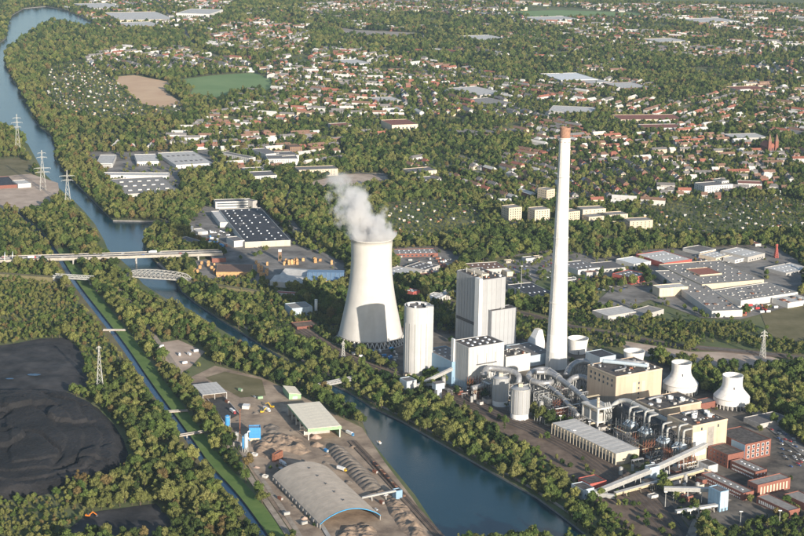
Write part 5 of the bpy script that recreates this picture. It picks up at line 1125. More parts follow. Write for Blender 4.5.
def container(p, rz, m, where, grp):
    o = T('container', '%s %s' % ({'rust_steel':'rusty brown shipping container','blue_paint':'blue shipping container','white_paint':'white site container','galv':'grey steel container','red_paint':'red shipping container','green_fascia':'pale green container'}[m], where), 'container', (p.x,p.y,LAYER[0]+.02), rz, grp)
    link('body', boxmesh('container_body', (6,2.4,2.5), m), o); link('door', boxmesh('container_door', (.1,2.2,2.2), 'galv'), o, (3.06,0,.15)); link('roof', boxmesh('container_roof', (5.8,2.2,.1), m), o, (0,0,2.51)); return o
def scatter(n, poly, fn):
    xs = [p[0] for p in poly]; ys = [p[1] for p in poly]; k_ = 0; tries = 0; P = [(a, b2) for a, b2 in poly]
    while k_ < n and tries < n*60:
        tries += 1; x, y = random.uniform(min(xs),max(xs)), random.uniform(min(ys),max(ys))
        if not inside(np.array([[x,y]]), P)[0]: continue
        p = G(x, y)
        if is_occ2(p.x, p.y): continue
        fn(p); used_pts.append((p.x,p.y)); k_ += 1
used_pts = []
def is_occ2(x, y):
    return bool(bocc[int(np.clip((y-OY0)/OS,0,ONY-1)), int(np.clip((x-OX0)/OS,0,ONX-1))]) or any((x-a)**2+(y-b2)**2 < 30 for a, b2 in used_pts)
YARD = [(210,396),(262,386),(300,402),(345,424),(380,465),(430,530),(300,536),(262,486),(236,440)]
scatter(9, YARD, lambda p: container(p, random.choice([-.95,.6])+random.gauss(0,.1), random.choice(['rust_steel','white_paint','galv','blue_paint','green_fascia']), 'among the gravel heaps of the yard', 'containers in the gravel yard'))
scatter(5, YARD, lambda p: put_car(p, random.choice([-.95,.6]), 'standing on the brown gravel yard', 'cars in the gravel yard', z=LAYER[0]))
for c_, lb in (('white_paint','white tipper truck waiting on the gravel yard'),('yellow_paint','white truck with yellow cab on the gravel yard'),('red_paint','white truck with red cab on the gravel yard')):
    scatter(1, YARD, lambda p: truck(c_, lb, p, random.uniform(-1.2,-.7), None, LAYER[0]))
hs_ = [0]
def small_heap(p):
    hs_[0] += 1; a, b2 = Pnp(p.x, p.y); m = random.choice(['gravel_tan','gravel_grey','gravel_grey','gravel_pink']); heap('gravel_heap', {'gravel_tan':'small low tan gravel heap on the open yard','gravel_grey':'small low grey gravel heap on the open yard','gravel_pink':'small low pink gravel heap on the open yard'}[m], a, b2, random.uniform(3,6), random.uniform(3,6), random.uniform(1.5,3), m, random.random()*3, 'small gravel heaps on the open yard', 40+hs_[0])
scatter(18, YARD, small_heap)
PLANT = [(470,392),(500,388),(540,392),(575,402),(600,425),(640,452),(700,472),(720,484),(690,500),(640,490),(610,470),(560,430),(500,414)]
def eq(p):
    r = random.random(); sc = random.uniform(.7,1.3); rz = ANG+random.choice([0,PI/2])
    if r < .45:
        m = random.choice(['grey_plaster','cream_wall','pale_blue_sheet','brick_wall']); o = T('equipment_shed', '%s flat roofed equipment shed among the ducts of the power station' % {'grey_plaster':'small grey','cream_wall':'small cream','pale_blue_sheet':'small pale blue','brick_wall':'small brick'}[m], 'shed', (p.x,p.y,LAYER[0]), rz, 'equipment sheds'); o.scale = (sc,sc,sc)
        link('wall', boxmesh('shed_wall', (9,6,4.5), m), o); link('roof', boxmesh('shed_roof', (9.4,6.4,.3), 'roof_felt'), o, (0,0,4.51)); link('door', boxmesh('shed_door', (1.6,.1,2.6), 'dark_steel'), o, (1,-3.06,0))
    elif r < .7:
        o = T('upright_tank', 'small upright steel tank among the ducts of the power station', 'tank', (p.x,p.y,LAYER[0]), 0, 'small upright tanks'); o.scale = (sc,sc,sc); k = MB(); k.lathe([(2.2,0),(2.2,8),(.4,9)], 16, cap1=True).obj('shell', 'galv', o); k = MB(); k.bar((2.4,0,0),(2.4,0,9),.3).obj('ladder', 'dark_steel', o)
    elif r < .85:
        container(p, rz, random.choice(['rust_steel','white_paint','blue_paint','galv']), 'on the ash yard of the power station', 'containers on the ash yard')
    else:
        o = T('pipe_stack', 'open steel pipe frame among the ducts of the power station', 'steel frame', (p.x,p.y,LAYER[0]), rz, 'pipe frames'); o.scale = (sc,sc,sc)
        for x in (-5,0,5):
            k = MB(); k.bar((x,-1.5,0),(x,-1.5,7),.4).bar((x,1.5,0),(x,1.5,7),.4).bar((x,-1.5,6.6),(x,1.5,6.6),.4).obj('portal', 'galv', o)
        for y in (-1,0,1): k = MB(); k.tube([(-6,y,7.1),(6,y,7.1)], .4, 8).obj('pipe', 'steel', o)
def rack(p):
    n_ = random.randint(2,4); L_ = random.uniform(8,20); hh = random.uniform(8,20); m_ = random.choice(['galv','dark_steel','dark_steel','rust_steel']); o = T('steel_frame', '%s steel frame carrying thin pipes in the plant core' % {'galv':'grey','dark_steel':'dark','rust_steel':'rusty'}[m_], 'steel frame', (p.x,p.y,LAYER[0]), ANG+random.choice([0,0,PI/2]), 'steel frames in the plant core')
    for x in np.linspace(-L_/2, L_/2, n_+1):
        k = MB(); k.bar((x,-2,0),(x,-2,hh),.4).bar((x,2,0),(x,2,hh),.4)
        for zz in np.arange(4, hh+.1, 4): k.bar((x,-2,zz),(x,2,zz),.3)
        k.obj('portal', m_, o)
    for y in (-2,2):
        k = MB(); xs_ = np.linspace(-L_/2, L_/2, n_+1)
        for x0, x1 in zip(xs_[:-1], xs_[1:]):
            for zz in np.arange(0, hh-3.9, 4): k.bar((x0,y,zz),(x1,y,zz+4),.22)
        k.obj('brace', m_, o)
    for y in (-1.5,-.5,.6,1.5): k = MB(); zz = random.choice([4.4,8.4,hh+.4]); k.tube([(-L_/2-2,y,zz),(L_/2+2,y,zz)], random.uniform(.25,.6), 8).obj('pipe', random.choice(['galv','steel','white_paint','pale_yellow']), o)
scatter(26, [(540,388),(575,398),(604,425),(590,432),(560,420),(535,402)], rack); scatter(22, [(606,428),(650,446),(700,468),(690,476),(640,462),(618,448)], rack); scatter(12, [(455,388),(490,396),(530,400),(520,412),(480,402)], rack)
scatter(60, PLANT, eq)
scatter(14, [(392,374),(448,386),(470,398),(500,408),(470,404),(440,392)], eq)
scatter(22, [(345,352),(395,372),(400,350),(360,346)], lambda p: container(p, random.choice([.3,1.8]), random.choice(['white_paint','white_paint','galv','pale_blue' if False else 'blue_paint']), 'in the assembly yard under the big cooling tower', 'containers under the cooling tower'))
scatter(30, [(770,428),(800,440),(804,470),(790,470),(776,445)], lambda p: put_car(p, ANG+PI/2, 'parked beside the brick offices', 'cars parked beside the brick offices', z=LAYER[0]))
scatter(26, [(505,268),(522,268),(560,262),(556,280),(530,280),(512,286)], lambda p: put_car(p, random.choice([.4,1.97]), 'parked among the works halls left of the chimney', 'cars parked left of the chimney', z=LAYER[0]))
scatter(34, [(566,272),(600,275),(630,290),(600,292),(572,286)], lambda p: put_car(p, random.choice([-.5,1.07]), 'parked in rows right of the chimney', 'cars parked right of the chimney', z=LAYER[0]))
scatter(20, [(692,254),(740,262),(764,262),(700,266)], lambda p: put_car(p, random.choice([.4,1.97]), 'parked behind the factory', 'cars parked behind the factory', z=LAYER[0]))
scatter(18, [(735,306),(780,304),(775,312),(745,318)], lambda p: container(p, random.choice([.3,1.8]), random.choice(['rust_steel','galv','white_paint','red_paint']), 'stored in the factory scrap yard', 'containers in the factory scrap yard'))
scatter(24, [(150,346),(178,342),(200,352),(185,366),(165,358)], lambda p: container(p, random.uniform(0,3), 'white_paint', 'on the light dirt lot by the river path', 'containers on the dirt lot') if random.random() < .3 else small_dirt(p)) if False else None
scatter(5, [(150,346),(178,342),(200,352),(185,366),(165,358)], lambda p: container(p, random.uniform(0,3), 'white_paint', 'on the light dirt lot by the river path', 'containers on the dirt lot'))
scatter(20, [(186,232),(212,232),(230,250),(214,252)], lambda p: container(p, random.choice([.2,1.7]), random.choice(['white_paint','galv','blue_paint','rust_steel']), 'in the paved yard near the small white tank', 'containers near the white tank'))
scatter(24, [(395,252),(436,250),(450,262),(420,284),(395,280)], lambda p: container(p, random.choice([.2,1.7]), random.choice(['white_paint','galv','rust_steel']), 'in the works yard beyond the cooling tower', 'containers beyond the cooling tower'))

# ================================================================== COAL HEAPS
def sst(x, a, b2): t = min(1, max(0, (x-a)/(b2-a))); return t*t*(3-2*t)
def coal_h(x, y, d):
    dw = d+9*fbm(x, y, .016, 3, 5.1)*min(1, d/25); wx, wy = x+18*fbm(x, y, .010, 2, 7.7), y+18*fbm(x, y, .010, 2, 2.7)
    g1 = math.exp(-(fbm(wx, wy, .0085, 2, 14.4)/.045)**2)
    cut = sst(fbm(wx, wy, .0095, 2, 27.3), .02, .07)              # machine cut benches
    h = 10*sst(dw, 0, 15)+4.0*sst(dw, 24, 29)+3.5*sst(dw, 46, 50)+3*sst(dw, 66, 70)
    h = h*(1-.30*cut*min(1, d/30))-4.5*g1*min(1, d/25)
    h += .5*fbm(x, y, .10, 3, 1.7)*min(1, d/6)+.7*mnoise.noise(Vector((x*.4, y*.4, 2)))*min(1, d/5)
    return max(.02, h)
heightfield('coal_heap', 'huge black coal heap with ridges and gullies', [(-60,396),(-10,395),(30,393.5),(60,394.5),(78,398),(98,408),(114,424),(124,440),(129,454),(124,468),(104,481),(70,490),(30,498),(-20,503),(-60,505)], 1.8, coal_h, 'coal')
def flat_h(x, y, d): return max(.05, min(d*.12, 2.2)*(.6+.5*fbm(x, y, .03, 3, 5.5))+.25*fbm(x, y, .12, 3, 2))
heightfield('coal_heap', 'low flattened dark grey coal bed behind the black heap', [(-60,352),(12,346),(40,341),(64,340),(77,352),(83,368),(84,388),(40,391),(-60,395)], 2.6, flat_h, 'coal_yard')
for i, (px, py, w_, h_) in enumerate(((34,377,6,1.6),(10,381,3.5,1.0))):
    c0 = G(px, py); k = MB(); n = 20; v = [(w_*1.3*math.cos(2*PI*j/n)*(1+.3*mnoise.noise(Vector((j*.7,i*3.3,0)))), h_*2.6*math.sin(2*PI*j/n)*(1+.3*mnoise.noise(Vector((j*.9,i*2.3,4)))), 0) for j in range(n)]
    k.add(v, [tuple(range(n))]); tag(k.obj('puddle', 'river_water', None, (c0.x,c0.y,2.9)), 'blue puddle on the flattened coal bed', kind='structure')
ribbon('path', [(-40,396.5),(20,394),(60,393.5),(84,396)], 4, 'dry_grass', 'grassy track between the two coal beds')
# ================================================================== ZONES
W_, NONE, SUB, SCR, ALL, SPA = 0, 1, 2, 3, 4, 5
ZONE = np.zeros((536, 804), np.uint8)
def z_(cls, poly): ZONE[fill_mask(poly, 804, 536)] = cls
def blockmask(cls, x0, y0, x1, y1): ZONE[max(0,y0):y1, max(0,x0):x1] = cls
for cls, poly in (
    (SUB, [(470,-5),(810,-5),(810,52),(700,62),(640,50),(560,34),(480,18)]), (SUB, [(205,30),(255,20),(310,28),(310,52),(250,60),(212,52)]),
    (SUB, [(75,62),(120,48),(175,48),(250,60),(262,72),(180,72),(120,74),(90,72)]), (SUB, [(40,0),(240,0),(200,30),(90,30),(60,12)]),
    (SUB, [(300,-5),(470,-5),(480,16),(300,14)]),
    (SUB, [(75,140),(95,130),(190,128),(215,112),(260,98),(310,92),(350,118),(345,165),(240,176),(216,165),(195,148),(80,152)]),
    (SUB, [(260,62),(330,48),(400,58),(470,64),(540,84),(545,130),(500,140),(440,138),(360,140),(340,110),(265,95)]),
    (SUB, [(520,82),(600,62),(700,68),(810,60),(810,190),(760,195),(700,200),(660,206),(610,206),(570,200),(548,190),(530,150)]),
    (SUB, [(490,150),(545,150),(570,170),(660,200),(650,215),(560,205),(500,208),(470,190),(430,182),(405,165),(430,155)]),
    (SUB, [(500,225),(520,215),(530,228),(510,232)]),
    (W_, [(540,30),(640,52),(700,64),(600,64),(530,84),(440,64),(470,40)]), (W_, [(590,56),(660,60),(705,80),(690,100),(640,82),(600,72)]),
    (W_, [(340,134),(400,140),(470,142),(520,150),(500,160),(420,152),(360,160),(345,150)]),
    (ALL, [(50,68),(80,60),(112,78),(128,92),(145,104),(182,106),(190,118),(120,122),(70,118),(40,95)]), (ALL, [(385,205),(430,198),(482,208),(480,232),(440,240),(390,240)]),
    (ALL, [(640,208),(700,200),(790,196),(806,205),(806,232),(720,238),(660,236),(620,232)]),
    (SCR, [(-5,262),(55,280),(95,318),(118,350),(125,380),(95,392),(86,355),(68,336),(-5,346)]), (SCR, [(-5,205),(30,224),(50,248),(-5,254)]), (SCR, [(190,272),(290,292),(330,318),(340,345),(300,345),(240,305),(195,285)]),
    (SCR, [(430,300),(560,320),(620,345),(600,352),(520,342),(430,318)]), (SCR, [(580,308),(600,318),(640,322),(712,318),(745,322),(806,338),(806,362),(700,352),(610,345),(560,330)]),
    (SCR, [(560,500),(640,480),(700,520),(700,536),(600,536)]), (SCR, [(770,505),(804,500),(804,536),(720,536)]), (SCR, [(0,470),(0,536),(60,536),(88,512),(60,500)]),
    (SCR, [(452,400),(500,424),(560,456),(610,496),(640,536),(600,536),(560,478),(500,440),(450,410)]), (SPA, [(400,370),(452,388),(560,432),(640,470),(700,536),(640,536),(600,500),(540,455),(450,405)]),
    (SPA, [(150,340),(200,345),(215,366),(186,378),(165,360)]), (SPA, [(700,336),(806,362),(806,378),(700,362)]), (SPA, [(590,290),(660,285),(668,300),(600,312)]), (SPA, [(740,310),(806,296),(806,345),(760,335)]),
    (NONE, [(186,382),(215,368),(262,380),(305,400),(340,420),(366,440),(440,536),(300,536),(262,490),(232,440),(205,406)]),
    (NONE, [(336,335),(400,372),(452,384),(500,408),(560,424),(640,466),(690,500),(730,536),(760,520),(804,505),(804,452),(770,432),(745,412),(700,392),(640,352),(540,342),(480,340),(430,330),(400,330)]),
    (NONE, [(640,252),(768,246),(800,262),(804,294),(740,316),(700,316),(655,296)]), (NONE, [(186,230),(205,208),(260,206),(298,246),(345,264),(350,284),(300,286),(200,278),(190,262),(228,256),(208,248)]),
    (SPA, [(86,154),(208,152),(214,168),(180,176),(184,198),(124,200)]), (NONE, [(388,250),(438,248),(464,258),(450,276),(405,280)]),
    (NONE, [(-5,178),(25,172),(58,185),(56,197),(40,208),(-5,203)]), (SPA, [(480,262),(560,252),(600,260),(640,258),(640,282),(600,278),(560,298),(505,300)]), (SPA, [(640,300),(655,294),(700,314),(748,318),(748,324),(700,324),(640,320),(600,318)]),
    (NONE, [(520,4),(640,13),(640,17),(540,18)]),
    (W_, [(742,396),(760,392),(806,402),(806,445),(775,428)]), (W_, [(692,362),(730,366),(806,372),(806,400),(745,396),(700,386)]),
): z_(cls, poly)
for (cx_, cy_, rx_, ry_) in ((300,60,14,3),(420,88,12,3),(352,96,10,2.5),(515,128,14,3.5),(455,120,10,3),(600,100,16,3),(690,108,10,3),(740,150,12,3),(230,120,10,4),(330,140,12,3),(480,174,12,3),(620,180,10,3),(395,70,9,2),(560,54,14,2.5),(660,26,14,2),(440,20,20,2.5),(250,40,8,2),(60,120,5,3),(150,118,8,3),(700,70,14,2.5),(610,240,14,3),(670,243,14,2.5)):
    z_(SPA, [(cx_+rx_*math.cos(t)*(1+.3*math.sin(3*t+cx_)), cy_+ry_*math.sin(t)*(1+.3*math.cos(2*t+cy_))) for t in np.linspace(0, 2*PI, 18, endpoint=False)])
def zone_at(x, y):
    px, py = Pnp(x, y); return ZONE[np.clip(py,0,535).astype(int), np.clip(px,0,803).astype(int)], px, py
def vnoise(x, y, s, sd=0.0): return np.array([mnoise.noise(Vector((a*s+sd, b2*s+sd*2, sd))) for a, b2 in zip(x, y)])
def jgrid(sp, y0=1340.0, y1=7500.0, marg=70, jit=.38):
    out = []
    ny = int((y1-y0)/sp)
    for j in range(ny):
        y = y0+j*sp; hw = y*1.06*(402+marg)/FPX; n = int(2*hw/sp)
        x = -hw+(np.arange(n)+.5*(j % 2))*sp; out.append(np.c_[x, np.full(n, y)])
    q = np.concatenate(out); q += RNG.uniform(-jit, jit, q.shape)*sp; return q
# ================================================================== HOUSES
HM = {}
def house_mesh(v):
    """v: width, length, eave, rise, hip"""
    if v not in HM:
        w, l, e, r, hip = v; k = MB(); k.add([(-l/2,-w/2,0),(l/2,-w/2,0),(l/2,w/2,0),(-l/2,w/2,0),(-l/2,-w/2,e),(l/2,-w/2,e),(l/2,w/2,e),(-l/2,w/2,e)]+([] if hip else [(-l/2,0,e+r*.97),(l/2,0,e+r*.97)]), [(0,1,5,4),(2,3,7,6)]+([(1,2,6,5),(3,0,4,7)] if hip else [(1,2,6,9,5),(3,0,4,8,7)]))
        kr = MB(); a = l/2+.4-(w*.4 if hip else 0); z0 = e-.15
        kr.add([(-l/2-.4,-w/2-.5,z0),(l/2+.4,-w/2-.5,z0),(l/2+.4,w/2+.5,z0),(-l/2-.4,w/2+.5,z0),(-a,0,e+r),(a,0,e+r),(-l/2-.4,-w/2-.5,z0-.25),(l/2+.4,-w/2-.5,z0-.25),(l/2+.4,w/2+.5,z0-.25),(-l/2-.4,w/2+.5,z0-.25)], [(0,1,5,4),(2,3,4,5),(1,2,5),(3,0,4),(6,7,1,0),(7,8,2,1),(8,9,3,2),(9,6,0,3),(9,8,7,6)])
        kc = MB(); kc.box(l*.2-.45,-.45,e+r*.5,l*.2+.45,.45,e+r+1.2); HM[v] = (k, kr, kc)
    return HM[v]
HCACHE = {}
def house_parts(v, wm, rm):
    key = (v, wm, rm)
    if key not in HCACHE:
        k, kr, kc = house_mesh(v); HCACHE[key] = (k.mesh('wall', wm), kr.mesh('roof', rm), kc.mesh('chimney', 'brick_wall'))
    return HCACHE[key]
VARS = [(9,11,6,4.5,0),(10,13,6.5,5,0),(9,24,6.5,4.5,0),(10,34,8.5,4,0),(11,12,6,4,1),(12,18,9,4.5,1),(8,9,4,4,0),(11,44,9.5,4,0)]
VN = ['detached house','detached house','terrace house','long row house','hipped villa','hipped apartment house','cottage','long row house']
WM = ['white_wall','cream_plaster','grey_plaster','brick_wall']; WN = {'white_wall':'white','cream_plaster':'cream','grey_plaster':'grey','brick_wall':'brick'}
RM = ['roof_red','roof_brown','roof_grey','roof_pale']; RN = {'roof_red':'red tiled','roof_brown':'brown tiled','roof_grey':'slate grey','roof_pale':'pale'}
CELL = 190.0; hq = []; street = MB(); sz_ = 0.6
for cj in range(int((7450-1950)/CELL)+1):
    for ci in range(-12, 13):
        cx0, cy0 = ci*CELL+(cj % 2)*CELL*.37, 1950+cj*CELL
        if abs(cx0) > cy0*.28+160: continue
        rs_ = random.Random(ci*977+cj*131); an0 = .35+1.5*mnoise.noise(Vector((cx0*.0009, cy0*.0009, 7.7)))+rs_.choice([0,0,PI/2])+rs_.gauss(0,.07); ca, sa = math.cos(an0), math.sin(an0); rows_ = rs_.choice([4,5,5,6]); gap_ = CELL/rows_; big = rs_.random()
        for r_ in range(rows_):
            v0 = -CELL/2+gap_*(r_+.5); u0 = -CELL/2+rs_.uniform(0,6)
            while u0 < CELL/2:
                vi = rs_.choices(range(8), [5,5,5,3,2,2,2,1.2] if big < .6 else [1,1,5,6,1,5,0,6])[0]; l_ = VARS[vi][1]; hq.append((cx0+ca*(u0+l_/2)-sa*v0, cy0+sa*(u0+l_/2)+ca*v0, an0+rs_.gauss(0,.03), vi)); u0 += l_+rs_.uniform(3,14)
            if r_ % 2 == 0 and cy0 < 5200:
                p_ = [(cx0+ca*u_-sa*(v0+gap_/2+w_), cy0+sa*u_+ca*(v0+gap_/2+w_)) for u_, w_ in ((-CELL/2,-3),(CELL/2,-3),(CELL/2,3),(-CELL/2,3))]; mx_, my_ = sum(p[0] for p in p_)/4, sum(p[1] for p in p_)/4
                zn_ = zone_at(np.array([p[0] for p in p_]+[mx_]), np.array([p[1] for p in p_]+[my_]))[0]
                if (zn_ == SUB).all() and not is_occ(np.array([p[0] for p in p_]), np.array([p[1] for p in p_])).any(): street.add([(p[0],p[1],sz_+.004*(len(street.f) % 40)) for p in p_], [(0,1,2,3)]); occupy(p_, 0, False)
tag(street.obj('street', 'road_grey'), 'residential streets between the house rows', kind='structure')
Q = np.array([(h[0],h[1]) for h in hq]); zn, hx, hy = zone_at(Q[:,0], Q[:,1]); nz = vnoise(Q[:,0], Q[:,1], .0042, 4.4); rr2 = RNG.random(len(Q))
okh = ((zn == SUB) & (nz > -.22) & (rr2 < .72)) | ((zn == W_) & (hy < 125) & (hx > 230) & (nz > .12) & (rr2 < .42)); random.seed(5); houses = []
for (x, y, a, vi), k_ in zip(hq, okh):
    if not k_ or abs(x) > y*.262+40: continue
    w, l = VARS[vi][0], VARS[vi][1]; cs, sn = math.cos(a), math.sin(a)
    if is_occ(np.array([x-cs*l*.48, x, x+cs*l*.48]), np.array([y-sn*l*.48, y, y+sn*l*.48])).any(): continue
    rdn = .45+.6*mnoise.noise(Vector((x*.003, y*.003, 1.1))); rm = random.choices(RM, [3.0*max(.15,rdn), 2.6, 3.0, 1.6])[0]; wm = random.choices(WM, [4.4,2.8,1.8,1.6])[0]
    poly = [(x+cs*i_*l/2-sn*j*w/2, y+sn*i_*l/2+cs*j*w/2) for i_, j in ((-1,-1),(1,-1),(1,1),(-1,1))]; occupy(poly, 1.0)
    px, py = Pnp(x, y); houses.append((y, x, a, vi, wm, rm, px, py))
houses.sort(); vis = [h for h in houses if -4 < h[6] < 808 and 0 < h[7] < 540]; near = set(id(h) for h in vis[:300])
LANDMARKS = [((772,150),'near the twin spired church'),((650,118),'beside the long red roofed blocks'),((718,184),'around the bright white apartment row'),((785,186),'near the small white villa flats'),((540,206),'behind the cream apartment towers'),((590,205),'right of the chimney beyond the cream flats'),((515,190),'left of the chimney above the woods'),((425,172),'by the cream flats over the garden colony'),((405,122),'near the big school with steep red roof'),((344,124),'by the bright red roofed hall'),((283,158),'around the white avenue flats'),((250,150),'beside the end on white terrace'),((190,150),'behind the wide pale warehouse'),((130,140),'behind the canal estate warehouses'),((490,98),'near the pale halls at the railway wood'),((570,110),'around the wide pale market hall'),((575,77),'near the large white distant warehouse'),((750,88),'near the red roofed school'),((750,136),'by the pale flat school block'),((700,150),'along the suburban road before the church'),((620,160),'in the streets below the long red blocks'),((480,160),'along the road through the wooded suburb'),((300,120),'in the streets above the avenue flats'),((370,150),'beyond the bare sports ground')]
def where(px, py): return min(LANDMARKS, key=lambda t: (t[0][0]-px)**2+4*(t[0][1]-py)**2)[1]
def add_mesh_np(acc, k, x, y, a, mi):
    cs, sn = math.cos(a), math.sin(a); o = len(acc[0]); acc[0] += [(x+cs*v[0]-sn*v[1], y+sn*v[0]+cs*v[1], v[2]) for v in k.v]; acc[1] += [tuple(i+o for i in f) for f in k.f]; acc[2] += [mi]*len(k.f)
acc = [[], [], []]
for h in houses:
    y, x, a, vi, wm, rm, px, py = h
    if id(h) in near:
        o = T('house', '%s %s with %s roof %s' % (WN[wm], VN[vi], RN[rm], where(px, py)), 'house', (x,y,0), a, 'houses of the suburb')
        mw, mr, mc = house_parts(VARS[vi], wm, rm); link('wall', mw, o); ro = link('roof', mr, o); link('chimney', mc, ro)
    else:
        k, kr, kc = house_mesh(VARS[vi]); add_mesh_np(acc, k, x, y, a, WM.index(wm)); add_mesh_np(acc, kr, x, y, a, 4+RM.index(rm))
me = bpy.data.meshes.new('distant_town'); me.from_pydata(acc[0], [], acc[1])
for m in WM+RM: me.materials.append(M[m])
me.polygons.foreach_set('material_index', acc[2]); me.update()
tag(link('distant_town', me), 'mass of small far off town houses among trees', 'houses', kind='stuff')
# garden huts
q = jgrid(17, 1900, 6000, 0, .4); zn, hx, hy = zone_at(q[:,0], q[:,1]); sel = (zn == ALL) & (RNG.random(len(q)) < .34) & ~is_occ(q[:,0], q[:,1]); q = q[sel]; hx = hx[sel]; hy = hy[sel]; od = np.argsort(-hy)[:230]; od2 = np.argsort(-hy)[230:]; acch = [[], [], []]; kh, khr, _ = house_mesh((4.2,5.6,2.5,1.2,0))
for i in od2: a = random.choice([.5,2.07]); add_mesh_np(acch, kh, q[i,0], q[i,1], a, 0 if random.random() < .7 else 1); add_mesh_np(acch, khr, q[i,0], q[i,1], a, random.choice([2,3,3]))
me = bpy.data.meshes.new('garden_colony_huts'); me.from_pydata(acch[0], [], acch[1]); [me.materials.append(M[m]) for m in ('white_wall','cream_plaster','roof_red','roof_pale')]; me.polygons.foreach_set('material_index', acch[2]); me.update(); tag(link('garden_colony_huts', me), 'mass of tiny far huts in the garden colony by the fields', 'huts', kind='stuff')
for i in od:
    x, y = q[i]; a = random.choice([.5, 2.07])+random.gauss(0,.1); v = (3.4,4.6,2.3,1.1,0); wm = random.choice(['white_wall','cream_plaster','brown_wall','timber']); rm = random.choice(['roof_grey','roof_pale','roof_red','roof_pale'])
    loc = 'between the canal and the ploughed field' if hx[i] < 250 else 'behind the steam plume' if hx[i] < 500 else 'below the white apartment row'
    o = T('garden_hut', '%s garden hut, %s roof, in the colony %s' % ({'white_wall':'white','cream_plaster':'cream','brown_wall':'brown','timber':'timber'}[wm], RN[rm], loc), 'garden hut', (x,y,0), a, 'garden colony huts')
    mw, mr, mc = house_parts(v, wm, rm); link('wall', mw, o); link('roof', mr, o); occupy([(x-2,y-2),(x+2,y-2),(x+2,y+2),(x-2,y+2)], .5)

# ================================================================== TREES
def tree_geo(seed, h, rx, rz, zc, nb, ncard, cs, poplar=False):
    rg = np.random.default_rng(seed); tr = MB(); tr.lathe([(.42,0),(.30,zc*.45),(.20,zc),(.05,zc+rz*.5)], 7)
    blobs = []
    for i in range(nb):
        u = rg.normal(size=3); u /= np.linalg.norm(u); rr = rg.uniform(.35,.80)
        if u[2] < -.75: u[2] *= -.6
        c = np.array([u[0]*rx*rr, u[1]*rx*rr, zc+u[2]*rz*rr]); br = rg.uniform(.30,.52)*rx*(.8 if poplar else 1); blobs.append((c, br))
    for c, br in blobs[:6]: tr.bar((0,0,zc*.5), tuple(c*np.array([.8,.8,1])-np.array([0,0,br*.3])), .16)
    v = []; f = []
    ico = [(0,0,-1),(.72,-.53,-.45),(-.28,-.85,-.45),(-.89,0,-.45),(-.28,.85,-.45),(.72,.53,-.45),(.28,-.85,.45),(-.72,-.53,.45),(-.72,.53,.45),(.28,.85,.45),(.89,0,.45),(0,0,1)]
    icf = [(0,1,2),(1,0,5),(0,2,3),(0,3,4),(0,4,5),(1,5,10),(2,1,6),(3,2,7),(4,3,8),(5,4,9),(1,10,6),(2,6,7),(3,7,8),(4,8,9),(5,9,10),(6,10,11),(7,6,11),(8,7,11),(9,8,11),(10,9,11)]
    for c, br in blobs:
        o = len(v); s = br*.74; v += [tuple(c+np.array(p)*s*rg.uniform(.8,1.1)) for p in ico]; f += [tuple(i+o for i in t) for t in icf]
        for _ in range(ncard):
            n = rg.normal(size=3); n /= np.linalg.norm(n); n[2] = abs(n[2]) if rg.random() < .6 else n[2]
            p = c+n*br*rg.uniform(.72,1.08)*np.array([1,1,.9]); nn_ = n+rg.normal(size=3)*.55; nn_ /= np.linalg.norm(nn_)
            t = np.cross(nn_, rg.normal(size=3)); t /= np.linalg.norm(t); b2 = np.cross(nn_, t); s = cs*rg.uniform(.6,1.25); s2 = s*rg.uniform(.6,1)
            o = len(v); v += [tuple(p-t*s), tuple(p-b2*s2), tuple(p+t*s), tuple(p+b2*s2)]; f.append((o,o+1,o+2,o+3))
    cr = MB(); cr.add(v, f); return tr, cr
SHAPES = [tree_geo(1,15,5.6,5.6,7.6,17,50,.72), tree_geo(2,16,6.6,5.4,7.8,20,50,.76), tree_geo(3,14,4.6,6.2,7.8,16,48,.66), tree_geo(4,20,3.0,8.6,10.0,18,40,.58,True)]
LEAF = ['leaf_green','leaf_olive','leaf_rust','leaf_dark','leaf_lime']; LN = ['green','olive','rusty autumn','dark green','yellow green']
SN = ['round crowned','broad spreading','upright','slender tall']
pcol = bpy.data.collections.new('tree_kinds'); PARTS = {}
for si_, (tr, cr) in enumerate(SHAPES):
    tm = tr.mesh('trunk', 'bark')
    for li, lf in enumerate(LEAF):
        cm = cr.mesh('crown', lf); PARTS[(si_, li)] = (tm, cm)
        k = MB(); k.add(cr.v, cr.f); k.mi = 1; k.add(tr.v, tr.f); pm = k.mesh('tree_kind', [lf, 'bark']); o = bpy.data.objects.new('tree_kind_%02d' % (si_*5+li), pm); pcol.objects.link(o)
def collect(sp, y0, y1, marg, fn):
    q = jgrid(sp, y0, y1, marg); q = q[~is_occ(q[:,0], q[:,1])]; zn, px, py = zone_at(q[:,0], q[:,1]); p, lo, hi = fn(zn, px, py, q); k = RNG.random(len(q)) < p
    return np.c_[q[k], (lo+(hi-lo)*RNG.random(len(q)))[k], zn[k], px[k], py[k]]
def f_near(zn, px, py, q):
    nz = vnoise(q[:,0], q[:,1], .0042, 4.4); p = np.select([zn == W_, zn == SUB, zn == ALL, zn == SPA, zn == NONE], [.95, np.where(nz < -.22, .92, .70), .80, .16, .028], 0.0)
    lo = np.select([zn == W_, zn == SUB, zn == ALL], [.46,.32,.22], .3); hi = np.select([zn == W_, zn == SUB, zn == ALL], [1.24,.92,.5], .7); return p, lo, hi
def f_far(zn, px, py, q):
    nz = vnoise(q[:,0], q[:,1], .0042, 4.4); p = np.select([zn == W_, zn == SUB, zn == ALL, zn == SPA, zn == NONE, zn == SCR], [.93, np.where(nz < -.22, .93, .78), .55, .1, .01, .8], 0.0)
    return p, np.select([zn == W_, zn == ALL], [.6,.3], .34), np.select([zn == W_, zn == ALL], [1.2,.6], .98)
